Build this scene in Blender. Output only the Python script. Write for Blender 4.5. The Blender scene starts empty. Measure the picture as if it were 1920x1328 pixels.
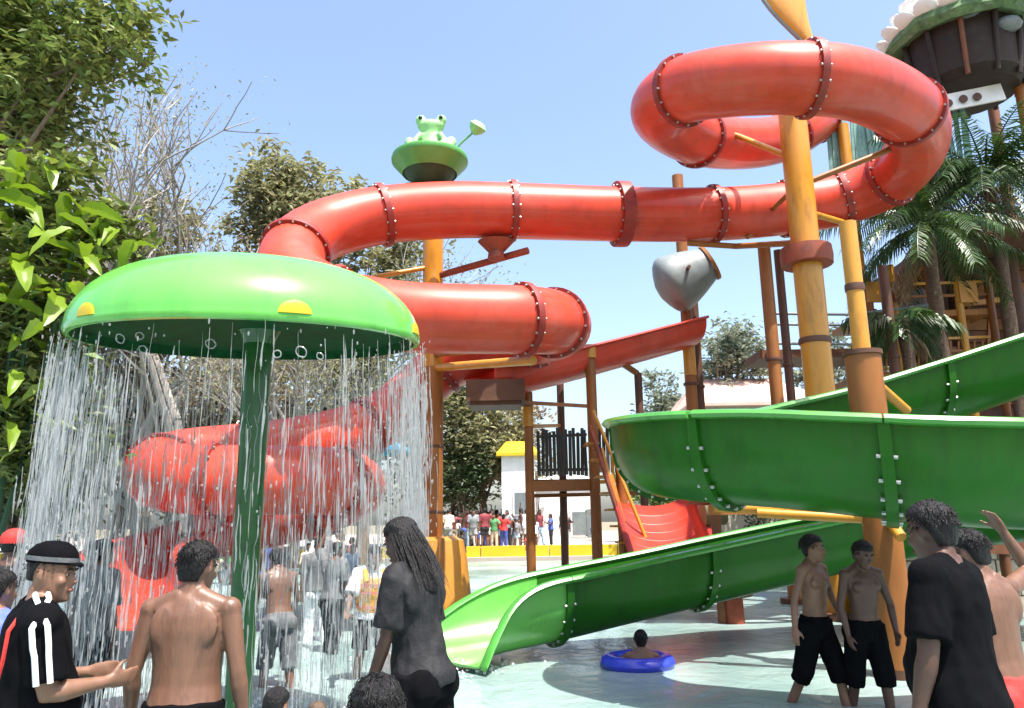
import bpy, bmesh, math, random
from mathutils import Vector, Matrix, noise, Euler
R = math.radians
rnd = random.Random(7)
scn = bpy.context.scene
COL = scn.collection

# ------------------------------------------------------------------ camera, sky, sun, exposure
CAM_H, FPX, PITCH, ROLL = 1.6, 1450.0, R(12.3), 0.015
cam_d = bpy.data.cameras.new('camera'); cam = bpy.data.objects.new('camera', cam_d); COL.objects.link(cam)
scn.camera = cam
cam_d.sensor_width = 36; cam_d.lens = 36 * FPX / 1920; cam_d.clip_start = 0.05; cam_d.clip_end = 3000
_f = Vector((0, math.cos(PITCH), math.sin(PITCH))); _u0 = Vector((0, -math.sin(PITCH), math.cos(PITCH))); _r0 = Vector((1, 0, 0))
_u = _u0 * math.cos(ROLL) + _r0 * math.sin(ROLL); _r = _r0 * math.cos(ROLL) - _u0 * math.sin(ROLL)
m = Matrix((_r, _u, -_f)).transposed().to_4x4(); m.translation = (0, 0, CAM_H); cam.matrix_world = m

SUN_EL, SUN_AZ = R(68), R(142)          # azimuth clockwise from +Y (view direction): behind and to the right
world = bpy.data.worlds.new('World'); scn.world = world; world.use_nodes = True
nt = world.node_tree; nt.nodes.clear()
sky = nt.nodes.new('ShaderNodeTexSky'); sky.sky_type = 'NISHITA'; sky.sun_disc = False
sky.sun_elevation = SUN_EL; sky.sun_rotation = SUN_AZ; sky.air_density = 1.0; sky.dust_density = 3.0; sky.ozone_density = 1.2
bg = nt.nodes.new('ShaderNodeBackground'); bg.inputs[1].default_value = 0.15
wo = nt.nodes.new('ShaderNodeOutputWorld')
nt.links.new(sky.outputs[0], bg.inputs[0]); nt.links.new(bg.outputs[0], wo.inputs[0])
sl = bpy.data.lights.new('sun', 'SUN'); sl.energy = 4.3; sl.angle = R(0.5); sl.color = (1.0, 0.955, 0.88)
sun = bpy.data.objects.new('sun', sl); COL.objects.link(sun)
sd = Vector((math.sin(SUN_AZ) * math.cos(SUN_EL), math.cos(SUN_AZ) * math.cos(SUN_EL), math.sin(SUN_EL)))
sun.rotation_euler = (-sd).to_track_quat('-Z', 'Y').to_euler()
scn.view_settings.view_transform = 'Standard'; scn.view_settings.look = 'None'
scn.view_settings.gamma = 1.0; scn.view_settings.exposure = 1.28
scn.cycles.max_bounces = 8; scn.cycles.transparent_max_bounces = 24
scn.cycles.caustics_reflective = False; scn.cycles.caustics_refractive = False
scn.cycles.use_denoising = True

# ------------------------------------------------------------------ helpers
def at(px, py, Y):
    """point of the place that the photograph shows at pixel (px, py), Y metres ahead"""
    d = _f + _r * ((px - 960) / FPX) + _u * ((664 - py) / FPX)
    return Vector((0, 0, CAM_H)) + d * (Y / d.y)

def onz(px, py, z=0.0):
    d = _f + _r * ((px - 960) / FPX) + _u * ((664 - py) / FPX)
    return Vector((0, 0, CAM_H)) + d * ((z - CAM_H) / d.z)

class MB:
    def __init__(s): s.v = []; s.f = []; s.mi = []; s.cur = 0
    def face(s, idx): s.f.append(idx); s.mi.append(s.cur)
    def add(s, vs, fs):
        b = len(s.v); s.v.extend([tuple(v) for v in vs])
        for f in fs: s.face([i + b for i in f])
    def box(s, c, size, rot=None):
        c = Vector(c); hx, hy, hz = [k / 2 for k in size]
        M = rot if rot is not None else Matrix.Identity(3)
        vs = [c + M @ Vector((x, y, z)) for x in (-hx, hx) for y in (-hy, hy) for z in (-hz, hz)]
        s.add(vs, [(0, 1, 3, 2), (4, 6, 7, 5), (0, 4, 5, 1), (2, 3, 7, 6), (0, 2, 6, 4), (1, 5, 7, 3)])
        return s
    def beam(s, a, b, w, h=None):
        """square bar from a to b"""
        a = Vector(a); b = Vector(b); h = h or w; t = (b - a); L = t.length; t.normalize()
        up = Vector((0, 0, 1)) if abs(t.z) < .95 else Vector((0, 1, 0))
        x = t.cross(up).normalized(); y = x.cross(t).normalized()
        M = Matrix((x, t, y)).transposed()
        return s.box((a + b) / 2, (w, L, h), M)
    def rings(s, rings, n=12, cap=True):
        """rings: (centre, xaxis, yaxis, rx, ry)"""
        b = len(s.v)
        for c, xa, ya, rx, ry in rings:
            for k in range(n):
                a = 2 * math.pi * k / n
                s.v.append(tuple(c + xa * (math.cos(a) * rx) + ya * (math.sin(a) * ry)))
        for i in range(len(rings) - 1):
            for k in range(n):
                k2 = (k + 1) % n
                s.face([b + i * n + k, b + i * n + k2, b + (i + 1) * n + k2, b + (i + 1) * n + k])
        if cap:
            s.face([b + k for k in range(n)][::-1]); e = b + (len(rings) - 1) * n
            s.face([e + k for k in range(n)])
        return s
    def tube(s, pts, r, n=8, cap=True):
        pts = [Vector(p) for p in pts]
        rr = r if isinstance(r, (list, tuple)) else [r] * len(pts)
        out = []; xa = None
        for i, p in enumerate(pts):
            t = (pts[min(i + 1, len(pts) - 1)] - pts[max(i - 1, 0)])
            if t.length < 1e-9: t = Vector((0, 0, 1))
            t.normalize()
            if xa is None:
                ref = Vector((0, 0, 1)) if abs(t.z) < .9 else Vector((0, 1, 0))
                xa = t.cross(ref).normalized()
            else:
                xa = (xa - t * xa.dot(t)).normalized()
            out.append((p, xa, xa.cross(t) * -1, rr[i], rr[i]))
        return s.rings(out, n, cap)
    def ball(s, c, r, n=12, m_=8, rot=None):
        c = Vector(c); r = r if isinstance(r, (list, tuple)) else (r, r, r)
        M = rot if rot is not None else Matrix.Identity(3)
        out = []
        for i in range(m_ + 1):
            a = math.pi * (i / m_) ; z = -math.cos(a); q = max(math.sin(a), 0.02)
            out.append((c + M @ Vector((0, 0, z * r[2])), M @ Vector((1, 0, 0)), M @ Vector((0, 1, 0)), q * r[0], q * r[1]))
        return s.rings(out, n)
    def lathe(s, prof, c=(0, 0, 0), n=24, cap=False):
        c = Vector(c); X = Vector((1, 0, 0)); Y = Vector((0, 1, 0))
        return s.rings([(c + Vector((0, 0, z)), X, Y, r, r) for r, z in prof], n, cap)
    def build(s, name, mats, parent=None, smooth=True, **props):
        me = bpy.data.meshes.new(name); me.from_pydata(s.v, [], s.f); me.update()
        for mm in (mats if isinstance(mats, (list, tuple)) else [mats]): me.materials.append(mm)
        if isinstance(mats, (list, tuple)) and len(mats) > 1: me.polygons.foreach_set('material_index', s.mi)
        if smooth:
            me.polygons.foreach_set('use_smooth', [True] * len(me.polygons))
            try: me.set_sharp_from_angle(angle=R(38))
            except Exception: pass
        o = bpy.data.objects.new(name, me); COL.objects.link(o)
        if parent is not None: o.parent = parent
        for k, v in props.items(): o[k] = v
        return o

def thing(name, label, cat, loc=(0, 0, 0), rz=0, group=None, kind='thing'):
    o = bpy.data.objects.new(name, None); COL.objects.link(o); o.empty_display_size = .2
    o.location = loc; o.rotation_euler = (0, 0, rz); o['label'] = label; o['category'] = cat
    if group: o['group'] = group
    if kind: o['kind'] = kind
    return o
def tag(o, label=None, cat=None, group=None, kind=None):
    if label: o['label'] = label
    if cat: o['category'] = cat
    if group: o['group'] = group
    if kind: o['kind'] = kind
    return o
def copy_tree(o, parent=None):
    c = o.copy(); COL.objects.link(c); c.parent = parent
    for ch in [x for x in KIDS.get(o.name, [])]: copy_tree(ch, c)
    return c
KIDS = {}
def note_kids(root):
    for o in [root] + list(root.children_recursive): KIDS[o.name] = list(o.children)

def spline(pts, step=.15):
    """Catmull-Rom through pts, resampled at about step"""
    pts = [Vector(p) for p in pts]
    P = [pts[0] * 2 - pts[1]] + pts + [pts[-1] * 2 - pts[-2]]
    raw = []
    for i in range(1, len(P) - 2):
        p0, p1, p2, p3 = P[i - 1], P[i], P[i + 1], P[i + 2]
        n = max(6, int((p2 - p1).length / .06))
        for k in range(n):
            t = k / n
            raw.append(.5 * ((2 * p1) + (p2 - p0) * t + (2 * p0 - 5 * p1 + 4 * p2 - p3) * t * t + (3 * p1 - p0 - 3 * p2 + p3) * t ** 3))
    raw.append(pts[-1])
    for _ in range(6):
        raw = [raw[0]] + [(raw[i - 1] + raw[i] * 2 + raw[i + 1]) / 4 for i in range(1, len(raw) - 1)] + [raw[-1]]
    L = [0]
    for i in range(1, len(raw)): L.append(L[-1] + (raw[i] - raw[i - 1]).length)
    n = max(2, int(L[-1] / step)); out = []; j = 0
    for k in range(n + 1):
        d = L[-1] * k / n
        while j < len(L) - 2 and L[j + 1] < d: j += 1
        q = (d - L[j]) / max(L[j + 1] - L[j], 1e-9)
        out.append(raw[j].lerp(raw[j + 1], min(q, 1)))
    return out

# ------------------------------------------------------------------ materials
M = {}
def _n(nt, t, **kw):
    x = nt.nodes.new(t)
    for k, v in kw.items(): setattr(x, k, v)
    return x
def mat(name, base, rough=.5, var=.25, scale=3.0, spec=.5, bump=0.0, bscale=40.0, coat=0.0, transl=0.0, dark=None, dscale=2.0, damt=.5,
        metal=0.0, stretch=None, island=0.0, dark_lo=.52, objcol=False, streak=None):
    """painted / cloth / leaf surface: base colour with noise variation, optional worn patches of colour 'dark'"""
    mm = bpy.data.materials.new(name); mm.use_nodes = True; nt = mm.node_tree; nt.nodes.clear(); L = nt.links.new
    out = _n(nt, 'ShaderNodeOutputMaterial'); bs = _n(nt, 'ShaderNodeBsdfPrincipled')
    tc = _n(nt, 'ShaderNodeTexCoord'); vec = tc.outputs['Object']
    if stretch:
        mp = _n(nt, 'ShaderNodeMapping'); mp.inputs['Scale'].default_value = stretch; L(vec, mp.inputs[0]); vec = mp.outputs[0]
    nz = _n(nt, 'ShaderNodeTexNoise'); nz.inputs['Scale'].default_value = scale; nz.inputs['Detail'].default_value = 6; nz.inputs['Roughness'].default_value = .65
    L(vec, nz.inputs['Vector'])
    hs = _n(nt, 'ShaderNodeHueSaturation'); hs.inputs['Color'].default_value = (*base, 1)
    if objcol:
        oi = _n(nt, 'ShaderNodeObjectInfo'); L(oi.outputs['Color'], hs.inputs['Color'])
    mr = _n(nt, 'ShaderNodeMapRange'); mr.inputs[1].default_value = .3; mr.inputs[2].default_value = .7
    mr.inputs[3].default_value = 1 - var; mr.inputs[4].default_value = 1 + var
    L(nz.outputs[0], mr.inputs[0]); val = mr.outputs[0]
    if island:
        ge = _n(nt, 'ShaderNodeNewGeometry'); m2 = _n(nt, 'ShaderNodeMapRange')
        m2.inputs[3].default_value = 1 - island; m2.inputs[4].default_value = 1 + island
        L(ge.outputs['Random Per Island'], m2.inputs[0])
        mu = _n(nt, 'ShaderNodeMath', operation='MULTIPLY'); L(val, mu.inputs[0]); L(m2.outputs[0], mu.inputs[1]); val = mu.outputs[0]
        h2 = _n(nt, 'ShaderNodeMapRange'); h2.inputs[3].default_value = .47; h2.inputs[4].default_value = .525
        wn = _n(nt, 'ShaderNodeTexWhiteNoise', noise_dimensions='1D'); L(ge.outputs['Random Per Island'], wn.inputs['W'])
        L(wn.outputs[0], h2.inputs[0]); L(h2.outputs[0], hs.inputs['Hue'])
    L(val, hs.inputs['Value']); col = hs.outputs[0]
    if dark:
        n2 = _n(nt, 'ShaderNodeTexNoise'); n2.inputs['Scale'].default_value = dscale; n2.inputs['Detail'].default_value = 8; n2.inputs['Roughness'].default_value = .7
        L(vec, n2.inputs['Vector'])
        r2 = _n(nt, 'ShaderNodeMapRange'); r2.inputs[1].default_value = dark_lo; r2.inputs[2].default_value = dark_lo + .2; r2.inputs[3].default_value = 0; r2.inputs[4].default_value = damt
        L(n2.outputs[0], r2.inputs[0])
        mx = _n(nt, 'ShaderNodeMix', data_type='RGBA'); L(r2.outputs[0], mx.inputs[0]); L(col, mx.inputs[6]); mx.inputs[7].default_value = (*dark, 1); col = mx.outputs[2]
    if streak:
        mp2 = _n(nt, 'ShaderNodeMapping'); mp2.inputs['Scale'].default_value = (1, 1, .10); L(tc.outputs['Object'], mp2.inputs[0])
        n4 = _n(nt, 'ShaderNodeTexNoise'); n4.inputs['Scale'].default_value = streak[2]; n4.inputs['Detail'].default_value = 7; n4.inputs['Roughness'].default_value = .72; L(mp2.outputs[0], n4.inputs['Vector'])
        r4 = _n(nt, 'ShaderNodeMapRange'); r4.inputs[1].default_value = .50; r4.inputs[2].default_value = .70; r4.inputs[4].default_value = streak[1]; L(n4.outputs[0], r4.inputs[0])
        mx4 = _n(nt, 'ShaderNodeMix', data_type='RGBA'); L(r4.outputs[0], mx4.inputs[0]); L(col, mx4.inputs[6]); mx4.inputs[7].default_value = (*streak[0], 1); col = mx4.outputs[2]
    L(col, bs.inputs['Base Color'])
    rr = _n(nt, 'ShaderNodeMapRange'); rr.inputs[3].default_value = max(.02, rough - .1); rr.inputs[4].default_value = min(1, rough + .12)
    L(nz.outputs[0], rr.inputs[0]); L(rr.outputs[0], bs.inputs['Roughness'])
    bs.inputs['Specular IOR Level'].default_value = spec; bs.inputs['Metallic'].default_value = metal
    bs.inputs['Coat Weight'].default_value = coat; bs.inputs['Coat Roughness'].default_value = .12
    if bump:
        n3 = _n(nt, 'ShaderNodeTexNoise'); n3.inputs['Scale'].default_value = bscale; n3.inputs['Detail'].default_value = 4; L(vec, n3.inputs['Vector'])
        bp = _n(nt, 'ShaderNodeBump'); bp.inputs['Strength'].default_value = bump; bp.inputs['Distance'].default_value = .02
        L(n3.outputs[0], bp.inputs['Height']); L(bp.outputs[0], bs.inputs['Normal'])
    sh = bs.outputs[0]
    if transl:
        tr = _n(nt, 'ShaderNodeBsdfTranslucent'); L(col, tr.inputs[0])
        ms = _n(nt, 'ShaderNodeMixShader'); ms.inputs[0].default_value = transl; L(sh, ms.inputs[1]); L(tr.outputs[0], ms.inputs[2]); sh = ms.outputs[0]
    L(sh, out.inputs[0]); M[name] = mm
    return mm

mat('red_fibreglass', (.56, .054, .026), .40, .16, 1.6, .3, coat=.22, dark=(.50, .115, .075), dscale=.9, damt=.5, dark_lo=.48, streak=((.22, .022, .014), .3, 5.0))
mat('red_flange', (.27, .02, .014), .5, .3, 6, dark=(.14, .03, .02), dscale=5, damt=.7, dark_lo=.46)
mat('red_inside', (.46, .04, .02), .3, .15, 3)
mat('green_dome', (.125, .46, .075), .22, .06, 1.5, spec=.35, coat=.4, dark=(.16, .42, .12), dscale=3.5, damt=.25, stretch=(1, 1, .35), streak=((.07, .26, .06), .4, 5.0))
mat('green_under_shade', (.008, .06, .02), .7, .4, 9, spec=.05)  # canopy underside: its shade put into a darker green
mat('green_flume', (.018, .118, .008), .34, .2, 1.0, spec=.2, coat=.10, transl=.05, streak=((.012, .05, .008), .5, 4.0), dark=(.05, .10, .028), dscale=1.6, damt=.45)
mat('green_lip_sunlit', (.13, .42, .075), .3, .15, 2.0, coat=.3, dark=(.08, .32, .05), dscale=2.5, damt=.6)  # exit lip: a sun patch put into a lighter green than the flume
mat('green_rim', (.065, .28, .04), .28, .12, 3, coat=.3)
mat('green_pole', (.014, .10, .02), .3, .3, 4, coat=.3, dark=(.01, .03, .015), dscale=4, damt=.8)
mat('bolt_steel', (.45, .45, .43), .4, .2, 30, metal=.6)
mat('yellow_paint', (.56, .25, .022), .38, .12, 2, coat=.15, dark=(.20, .075, .018), dscale=3, damt=.7, stretch=(1, 1, .3))
mat('brown_paint', (.27, .095, .016), .5, .22, 3, dark=(.13, .04, .015), dscale=2.6, damt=.7, stretch=(1, 1, .35))
mat('dark_brown', (.10, .04, .02), .6, .3, 4, dark=(.03, .015, .01), dscale=3, damt=.7)
mat('rust_red', (.26, .05, .02), .6, .3, 4, dark=(.08, .03, .02), dscale=3, damt=.7)
mat('orange_paint', (.50, .22, .03), .45, .12, 2, dark=(.55, .2, .05), dscale=3, damt=.5)
mat('yellow_kerb', (.55, .40, .01), .5, .12, 1.2, dark=(.7, .36, .05), dscale=.5, damt=.8)
mat('bucket_grey', (.17, .2, .205), .5, .2, 3, dark=(.1, .11, .11), dscale=2, damt=.6)
mat('frog_green', (.28, .58, .22), .4, .1, 4)
mat('bowl_green', (.09, .33, .07), .35, .12, 4)
mat('cabin_dark', (.022, .013, .009), .8, .4, 4, dark=(.05, .045, .04), dscale=3, damt=.5)
mat('dark_green', (.02, .07, .03), .6, .3, 4)
mat('slat_black', (.03, .033, .03), .75, .5, 8, dark=(.16, .16, .14), dscale=9, damt=.6, stretch=(1, 1, .12))
mat('teal_slat', (.17, .33, .29), .7, .4, 6, dark=(.03, .07, .05), dscale=5, damt=.8)
mat('white_paint', (.78, .78, .76), .55, .1, 3, dark=(.5, .48, .44), dscale=2, damt=.4)
mat('pink_roof', (.68, .42, .34), .75, .15, 2, dark=(.5, .3, .22), dscale=3, damt=.5)
mat('moss', (.09, .17, .07), .9, .5, 5, bump=.6, bscale=15, dark=(.28, .32, .28), dscale=6, damt=.6)
mat('bark', (.16, .12, .085), .9, .4, 5, bump=.8, bscale=12, stretch=(1, 1, .25))
mat('bark_grey', (.25, .225, .20), .9, .3, 3)
mat('palm_bark', (.12, .075, .05), .95, .4, 8, bump=.8, bscale=14, stretch=(1, 1, 3))
mat('leaf_mid', (.155, .20, .045), .55, .25, 1.2, transl=.3, island=.45)
mat('leaf_bright', (.14, .26, .014), .4, .2, 1.2, transl=.35, island=.35)
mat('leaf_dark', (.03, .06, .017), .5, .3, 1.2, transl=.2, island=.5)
mat('leaf_olive', (.26, .255, .125), .6, .25, 1.0, transl=.4, island=.4)
mat('leaf_dry', (.30, .235, .15), .7, .25, 1.0, transl=.4, island=.4)
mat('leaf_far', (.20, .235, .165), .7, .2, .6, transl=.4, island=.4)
mat('palm_leaf', (.036, .082, .014), .4, .3, 3, transl=.25, island=.45)
mat('palm_dead', (.20, .13, .07), .8, .3, 3, island=.4)
mat('skin', (.19, .095, .057), .5, .22, 7, dark=(.12, .055, .035), dscale=6, damt=.6, bump=.06, bscale=90)
mat('skin_dark', (.085, .040, .026), .5, .25, 7, dark=(.055, .026, .018), dscale=6, damt=.6, bump=.06, bscale=90)
mat('skin_wet', (.155, .076, .047), .44, .25, 8, dark=(.065, .032, .022), dscale=9, damt=.85, stretch=(1, 1, .28), bump=.12, bscale=70)
mat('hair_black', (.008, .007, .007), .45, .4, 30, spec=.3, bump=.6, bscale=160, stretch=(1, 1, .3))
mat('hair_brown', (.10, .06, .035), .55, .4, 30, bump=.5, bscale=120)
mat('cloth_black', (.004, .004, .005), .9, .3, 12, spec=.06, bump=.06, bscale=60)
mat('cloth_charcoal', (.017, .017, .019), .7, .35, 10, spec=.25, bump=.2, bscale=60, dark=(.045, .042, .04), dscale=5, damt=.6)
mat('cloth_grey', (.13, .135, .14), .75, .3, 8, spec=.25, bump=.2, bscale=60, dark=(.07, .07, .07), dscale=4, damt=.6)
mat('cloth_white', (.72, .73, .76), .8, .1, 8, bump=.2, bscale=60)
mat('cloth_blue', (.09, .13, .78), .7, .15, 8, bump=.2, bscale=60)
mat('cloth_darkblue', (.025, .04, .30), .7, .15, 8)
mat('cloth_red', (.45, .025, .02), .75, .25, 8, bump=.2, bscale=60)
mat('vest_orange', (.85, .40, .05), .6, .12, 6, bump=.2, bscale=40)
mat('vest_edge', (.80, .22, .16), .6, .12, 6)
mat('cloth_any', (.5, .5, .5), .8, .12, 8, objcol=True)
mat('eye_white', (.30, .28, .26), .3, .03)
mat('eye_dark', (.012, .01, .008), .15, .1)
mat('lips', (.22, .08, .06), .45, .1)
mat('stripe_white', (.80, .80, .82), .7, .05)
mat('float_blue', (.03, .05, .55), .3, .1, 5, coat=.3)
mat('sky_blue_fabric', (.05, .48, .82), .5, .1, 3)
mat('stone', (.30, .26, .20), .85, .3, 6, bump=.5, bscale=14, dark=(.16, .13, .10), dscale=4, damt=.6)
mat('wet_stone', (.24, .21, .17), .35, .3, 8, bump=.3, bscale=20)
mat('timber', (.15, .052, .018), .65, .3, 4, dark=(.10, .035, .015), dscale=2.5, damt=.7)
mat('timber_orange', (.30, .115, .022), .6, .25, 4, dark=(.22, .08, .02), dscale=2.5, damt=.6)
mat('deck_pale', (.40, .35, .30), .85, .12, 2, dark=(.4, .36, .3), dscale=1.2, damt=.5)
mat('earth', (.20, .17, .11), .95, .25, .4, bump=.3, bscale=6, dark=(.10, .12, .05), dscale=.15, damt=.8)
mat('roof_white', (.80, .80, .79), .8, .1, 3, dark=(.45, .47, .44), dscale=3, damt=.4)

def water_mat():
    mm = bpy.data.materials.new('pool_water'); mm.use_nodes = True; nt = mm.node_tree; nt.nodes.clear(); L = nt.links.new
    out = _n(nt, 'ShaderNodeOutputMaterial'); bs = _n(nt, 'ShaderNodeBsdfPrincipled')
    tc = _n(nt, 'ShaderNodeTexCoord'); nz = _n(nt, 'ShaderNodeTexNoise'); nz.inputs['Scale'].default_value = .32; nz.inputs['Detail'].default_value = 5
    L(tc.outputs['Object'], nz.inputs['Vector'])
    rp = _n(nt, 'ShaderNodeValToRGB'); e = rp.color_ramp.elements
    e[0].position = .36; e[0].color = (.14, .225, .21, 1); e[1].position = .66; e[1].color = (.34, .43, .42, 1)
    L(nz.outputs[0], rp.inputs[0]); L(rp.outputs[0], bs.inputs['Base Color'])
    bs.inputs['Roughness'].default_value = .22; bs.inputs['IOR'].default_value = 1.25
    ad = None
    for sc, st in ((2.2, .40), (7.5, .26), (21, .12)):
        n3 = _n(nt, 'ShaderNodeTexNoise'); n3.inputs['Scale'].default_value = sc; n3.inputs['Detail'].default_value = 3; n3.inputs['Distortion'].default_value = .8
        L(tc.outputs['Object'], n3.inputs['Vector'])
        bp = _n(nt, 'ShaderNodeBump'); bp.inputs['Strength'].default_value = st; bp.inputs['Distance'].default_value = .25 / sc
        L(n3.outputs[0], bp.inputs['Height'])
        if ad is not None: L(ad.outputs[0], bp.inputs['Normal'])
        ad = bp
    L(ad.outputs[0], bs.inputs['Normal']); L(bs.outputs[0], out.inputs[0]); M['water'] = mm
water_mat()

def spray_mat(name, alpha_lo, alpha_hi, streak=False, col=(.85, .88, .9)):
    """falling water: partly clear, partly bright with entrained air"""
    mm = bpy.data.materials.new(name); mm.use_nodes = True; nt = mm.node_tree; nt.nodes.clear(); L = nt.links.new
    out = _n(nt, 'ShaderNodeOutputMaterial'); bs = _n(nt, 'ShaderNodeBsdfPrincipled'); tp = _n(nt, 'ShaderNodeBsdfTransparent')
    tl = _n(nt, 'ShaderNodeBsdfTranslucent'); tl.inputs[0].default_value = (*col, 1)
    bs.inputs['Base Color'].default_value = (*col, 1); bs.inputs['Roughness'].default_value = .15; bs.inputs['IOR'].default_value = 1.33
    m1 = _n(nt, 'ShaderNodeMixShader'); m1.inputs[0].default_value = .5; L(bs.outputs[0], m1.inputs[1]); L(tl.outputs[0], m1.inputs[2])
    m2 = _n(nt, 'ShaderNodeMixShader'); L(tp.outputs[0], m2.inputs[1]); L(m1.outputs[0], m2.inputs[2])
    if streak:
        tc = _n(nt, 'ShaderNodeTexCoord'); mp = _n(nt, 'ShaderNodeMapping'); mp.inputs['Scale'].default_value = (1, 1, .2); L(tc.outputs['Object'], mp.inputs[0])
        nz = _n(nt, 'ShaderNodeTexNoise'); nz.inputs['Scale'].default_value = 17; nz.inputs['Detail'].default_value = 6; nz.inputs['Roughness'].default_value = .7; L(mp.outputs[0], nz.inputs['Vector'])
        mr = _n(nt, 'ShaderNodeMapRange'); mr.inputs[1].default_value = .44; mr.inputs[2].default_value = .66; mr.inputs[3].default_value = alpha_lo; mr.inputs[4].default_value = alpha_hi
        L(nz.outputs[0], mr.inputs[0]); L(mr.outputs[0], m2.inputs[0])
    else: m2.inputs[0].default_value = alpha_hi
    L(m2.outputs[0], out.inputs[0]); M[name] = mm
spray_mat('water_film', .24, 1.0, True, col=(.66, .66, .65))
spray_mat('water_thread', .5, .40, col=(.58, .59, .59))
spray_mat('foam', .9, .9)
# ------------------------------------------------------------------ ground and pool
FAR = 34.0
g = MB(); g.box((0, 700, -.75), (3000, 3000, .5)); g.build('ground', M['earth'], smooth=False, kind='structure')
fl = MB(); fl.box((0, 14, -.36), (70, 44, .24)); fl.build('pool_floor', M['deck_pale'], smooth=False, kind='structure')
def water_sheet():
    me = bpy.data.meshes.new('pool_water'); v = []; f = []
    nx, ny = 150, 150; x0, x1, y0, y1 = -28.0, 28.0, -4.0, FAR
    for j in range(ny + 1):
        yy = y0 + (y1 - y0) * (j / ny) ** 1.6
        for i in range(nx + 1):
            q = (i / nx - .5) * 2; xx = 28 * (abs(q) ** 1.5) * (1 if q > 0 else -1)
            a = .018 * noise.noise(Vector((xx * .9, yy * .9, 1))) + .010 * noise.noise(Vector((xx * 2.6, yy * 2.6, 5)))
            v.append((xx, yy, a))
    for j in range(ny):
        for i in range(nx): f.append((j * (nx + 1) + i, j * (nx + 1) + i + 1, (j + 1) * (nx + 1) + i + 1, (j + 1) * (nx + 1) + i))
    me.from_pydata(v, [], f); me.materials.append(M['water']); me.polygons.foreach_set('use_smooth', [True] * len(f))
    o = bpy.data.objects.new('pool_water', me); COL.objects.link(o); o['kind'] = 'structure'
water_sheet()
d = MB(); d.box((0, FAR + 33, .14), (160, 62, .6)); d.build('poolside_paving', M['deck_pale'], smooth=False, kind='structure')
# yellow kerb along the far edge, made of cast blocks
kr = thing('pool_kerb', 'bright yellow painted kerb along the far edge of the pool', 'kerb', (0, FAR + 1.2, 0))
kb = MB(); kb.box((0, 0, .3), (2.96, .5, .6)); k0 = None
for i in range(-9, 10):
    if k0 is None: k0 = kb.build('kerb_block', M['yellow_kerb'], kr, smooth=False); o = k0
    else:
        o = k0.copy(); COL.objects.link(o)
    o.location = (i * 3.0, 0, 0)
st = MB(); st.box((0, FAR + .7, .05), (60, .5, .2)); st.build('pool_step', M['deck_pale'], smooth=False, kind='structure')
# right-hand pool wall of stone, with timber cap
wr = thing('stone_pool_wall', 'low tan stone wall with timber cap behind the wading boys, right side', 'wall', at(1780, 1150, 13.8))
w0 = wr.location.copy()
ww = MB(); ww.box((3.5, .25, .55), (9.4, .5, 1.5)); ww.build('core', M['wet_stone'], wr, smooth=False)
sb = None
for row in range(4):
    x = -1.2 - .2 * (row % 2)
    while x < 8:
        w = rnd.uniform(.35, .62)
        if sb is None or rnd.random() < .0: pass
        b_ = MB(); b_.box((0, 0, 0), (w - .03, .08, .27))
        o = b_.build('stone_block', M['stone'], wr, smooth=False); o.location = (x + w / 2, -.02 + rnd.uniform(-.012, .012), .12 + row * .3)
        x += w
cp = MB(); cp.box((3.5, .15, 1.38), (9.6, .8, .18)); cp.build('timber_cap', M['timber'], wr, smooth=False)

# ------------------------------------------------------------------ red tube slide
TUBE_R = .55
RED = [(1532, 226, 18.6, 0), (1478, 256, 16.9, 1), (1400, 270, 15.8, 0), (1305, 258, 14.4, 1), (1240, 213, 12.9, 0), (1278, 172, 11.8, 1), (1380, 152, 11.1, 0),
       (1512, 148, 10.8, 1), (1620, 164, 11.2, 0), (1706, 212, 12.2, 1), (1718, 275, 13.5, 0), (1670, 335, 14.7, 1), (1580, 374, 15.3, 1), (1470, 392, 15.3, 1),
       (1340, 402, 15.0, 1), (1168, 402, 14.7, 2), (965, 396, 14.3, 1), (850, 394, 14.1, 0), (716, 404, 13.8, 1), (612, 430, 13.3, 0), (556, 468, 12.6, 1),
       (550, 520, 12.0, 0), (625, 568, 11.7, 1), (740, 592, 11.6, 0), (850, 598, 11.7, 0), (985, 600, 12.0, 1), (1040, 606, 12.8, 1), (1048, 616, 13.7, 0),
       (1000, 634, 14.9, 1), (905, 652, 15.9, 0), (825, 694, 16.3, 1), (762, 752, 15.9, 0), (690, 800, 15.3, 1), (580, 832, 14.7, 0), (460, 850, 14.1, 1), (350, 862, 13.8, 0), (302, 878, 13.2, 1), (312, 893, 12.6, 0),
       (410, 900, 12.3, 1), (540, 900, 12.5, 0), (640, 905, 13.0, 1), (662, 918, 13.8, 0), (600, 945, 14.4, 1), (480, 975, 14.2, 0), (385, 990, 13.6, 1)]
rt_root = thing('red_tube_slide', 'tall red enclosed tube slide winding down from the high loop', 'water slide', at(1500, 1150, 14))
rt_root.location = (0, 0, 0)
ctrl = [at(a, b, c) for a, b, c, _ in RED]
path = spline(ctrl, .14)
def tangent(p, i): return (p[min(i + 1, len(p) - 1)] - p[max(i - 1, 0)]).normalized()
def frame(p, i):
    t = tangent(p, i); x = t.cross(Vector((0, 0, 1))).normalized(); return t, x, x.cross(t).normalized()
cuts = [0]; kinds = [1]
for c, q in zip(ctrl, RED):
    if q[3]:
        i = min(range(len(path)), key=lambda k: (path[k] - c).length)
        if i - cuts[-1] > 3: cuts.append(i); kinds.append(q[3])
if len(path) - 1 - cuts[-1] > 3: cuts.append(len(path) - 1); kinds.append(1)
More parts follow.
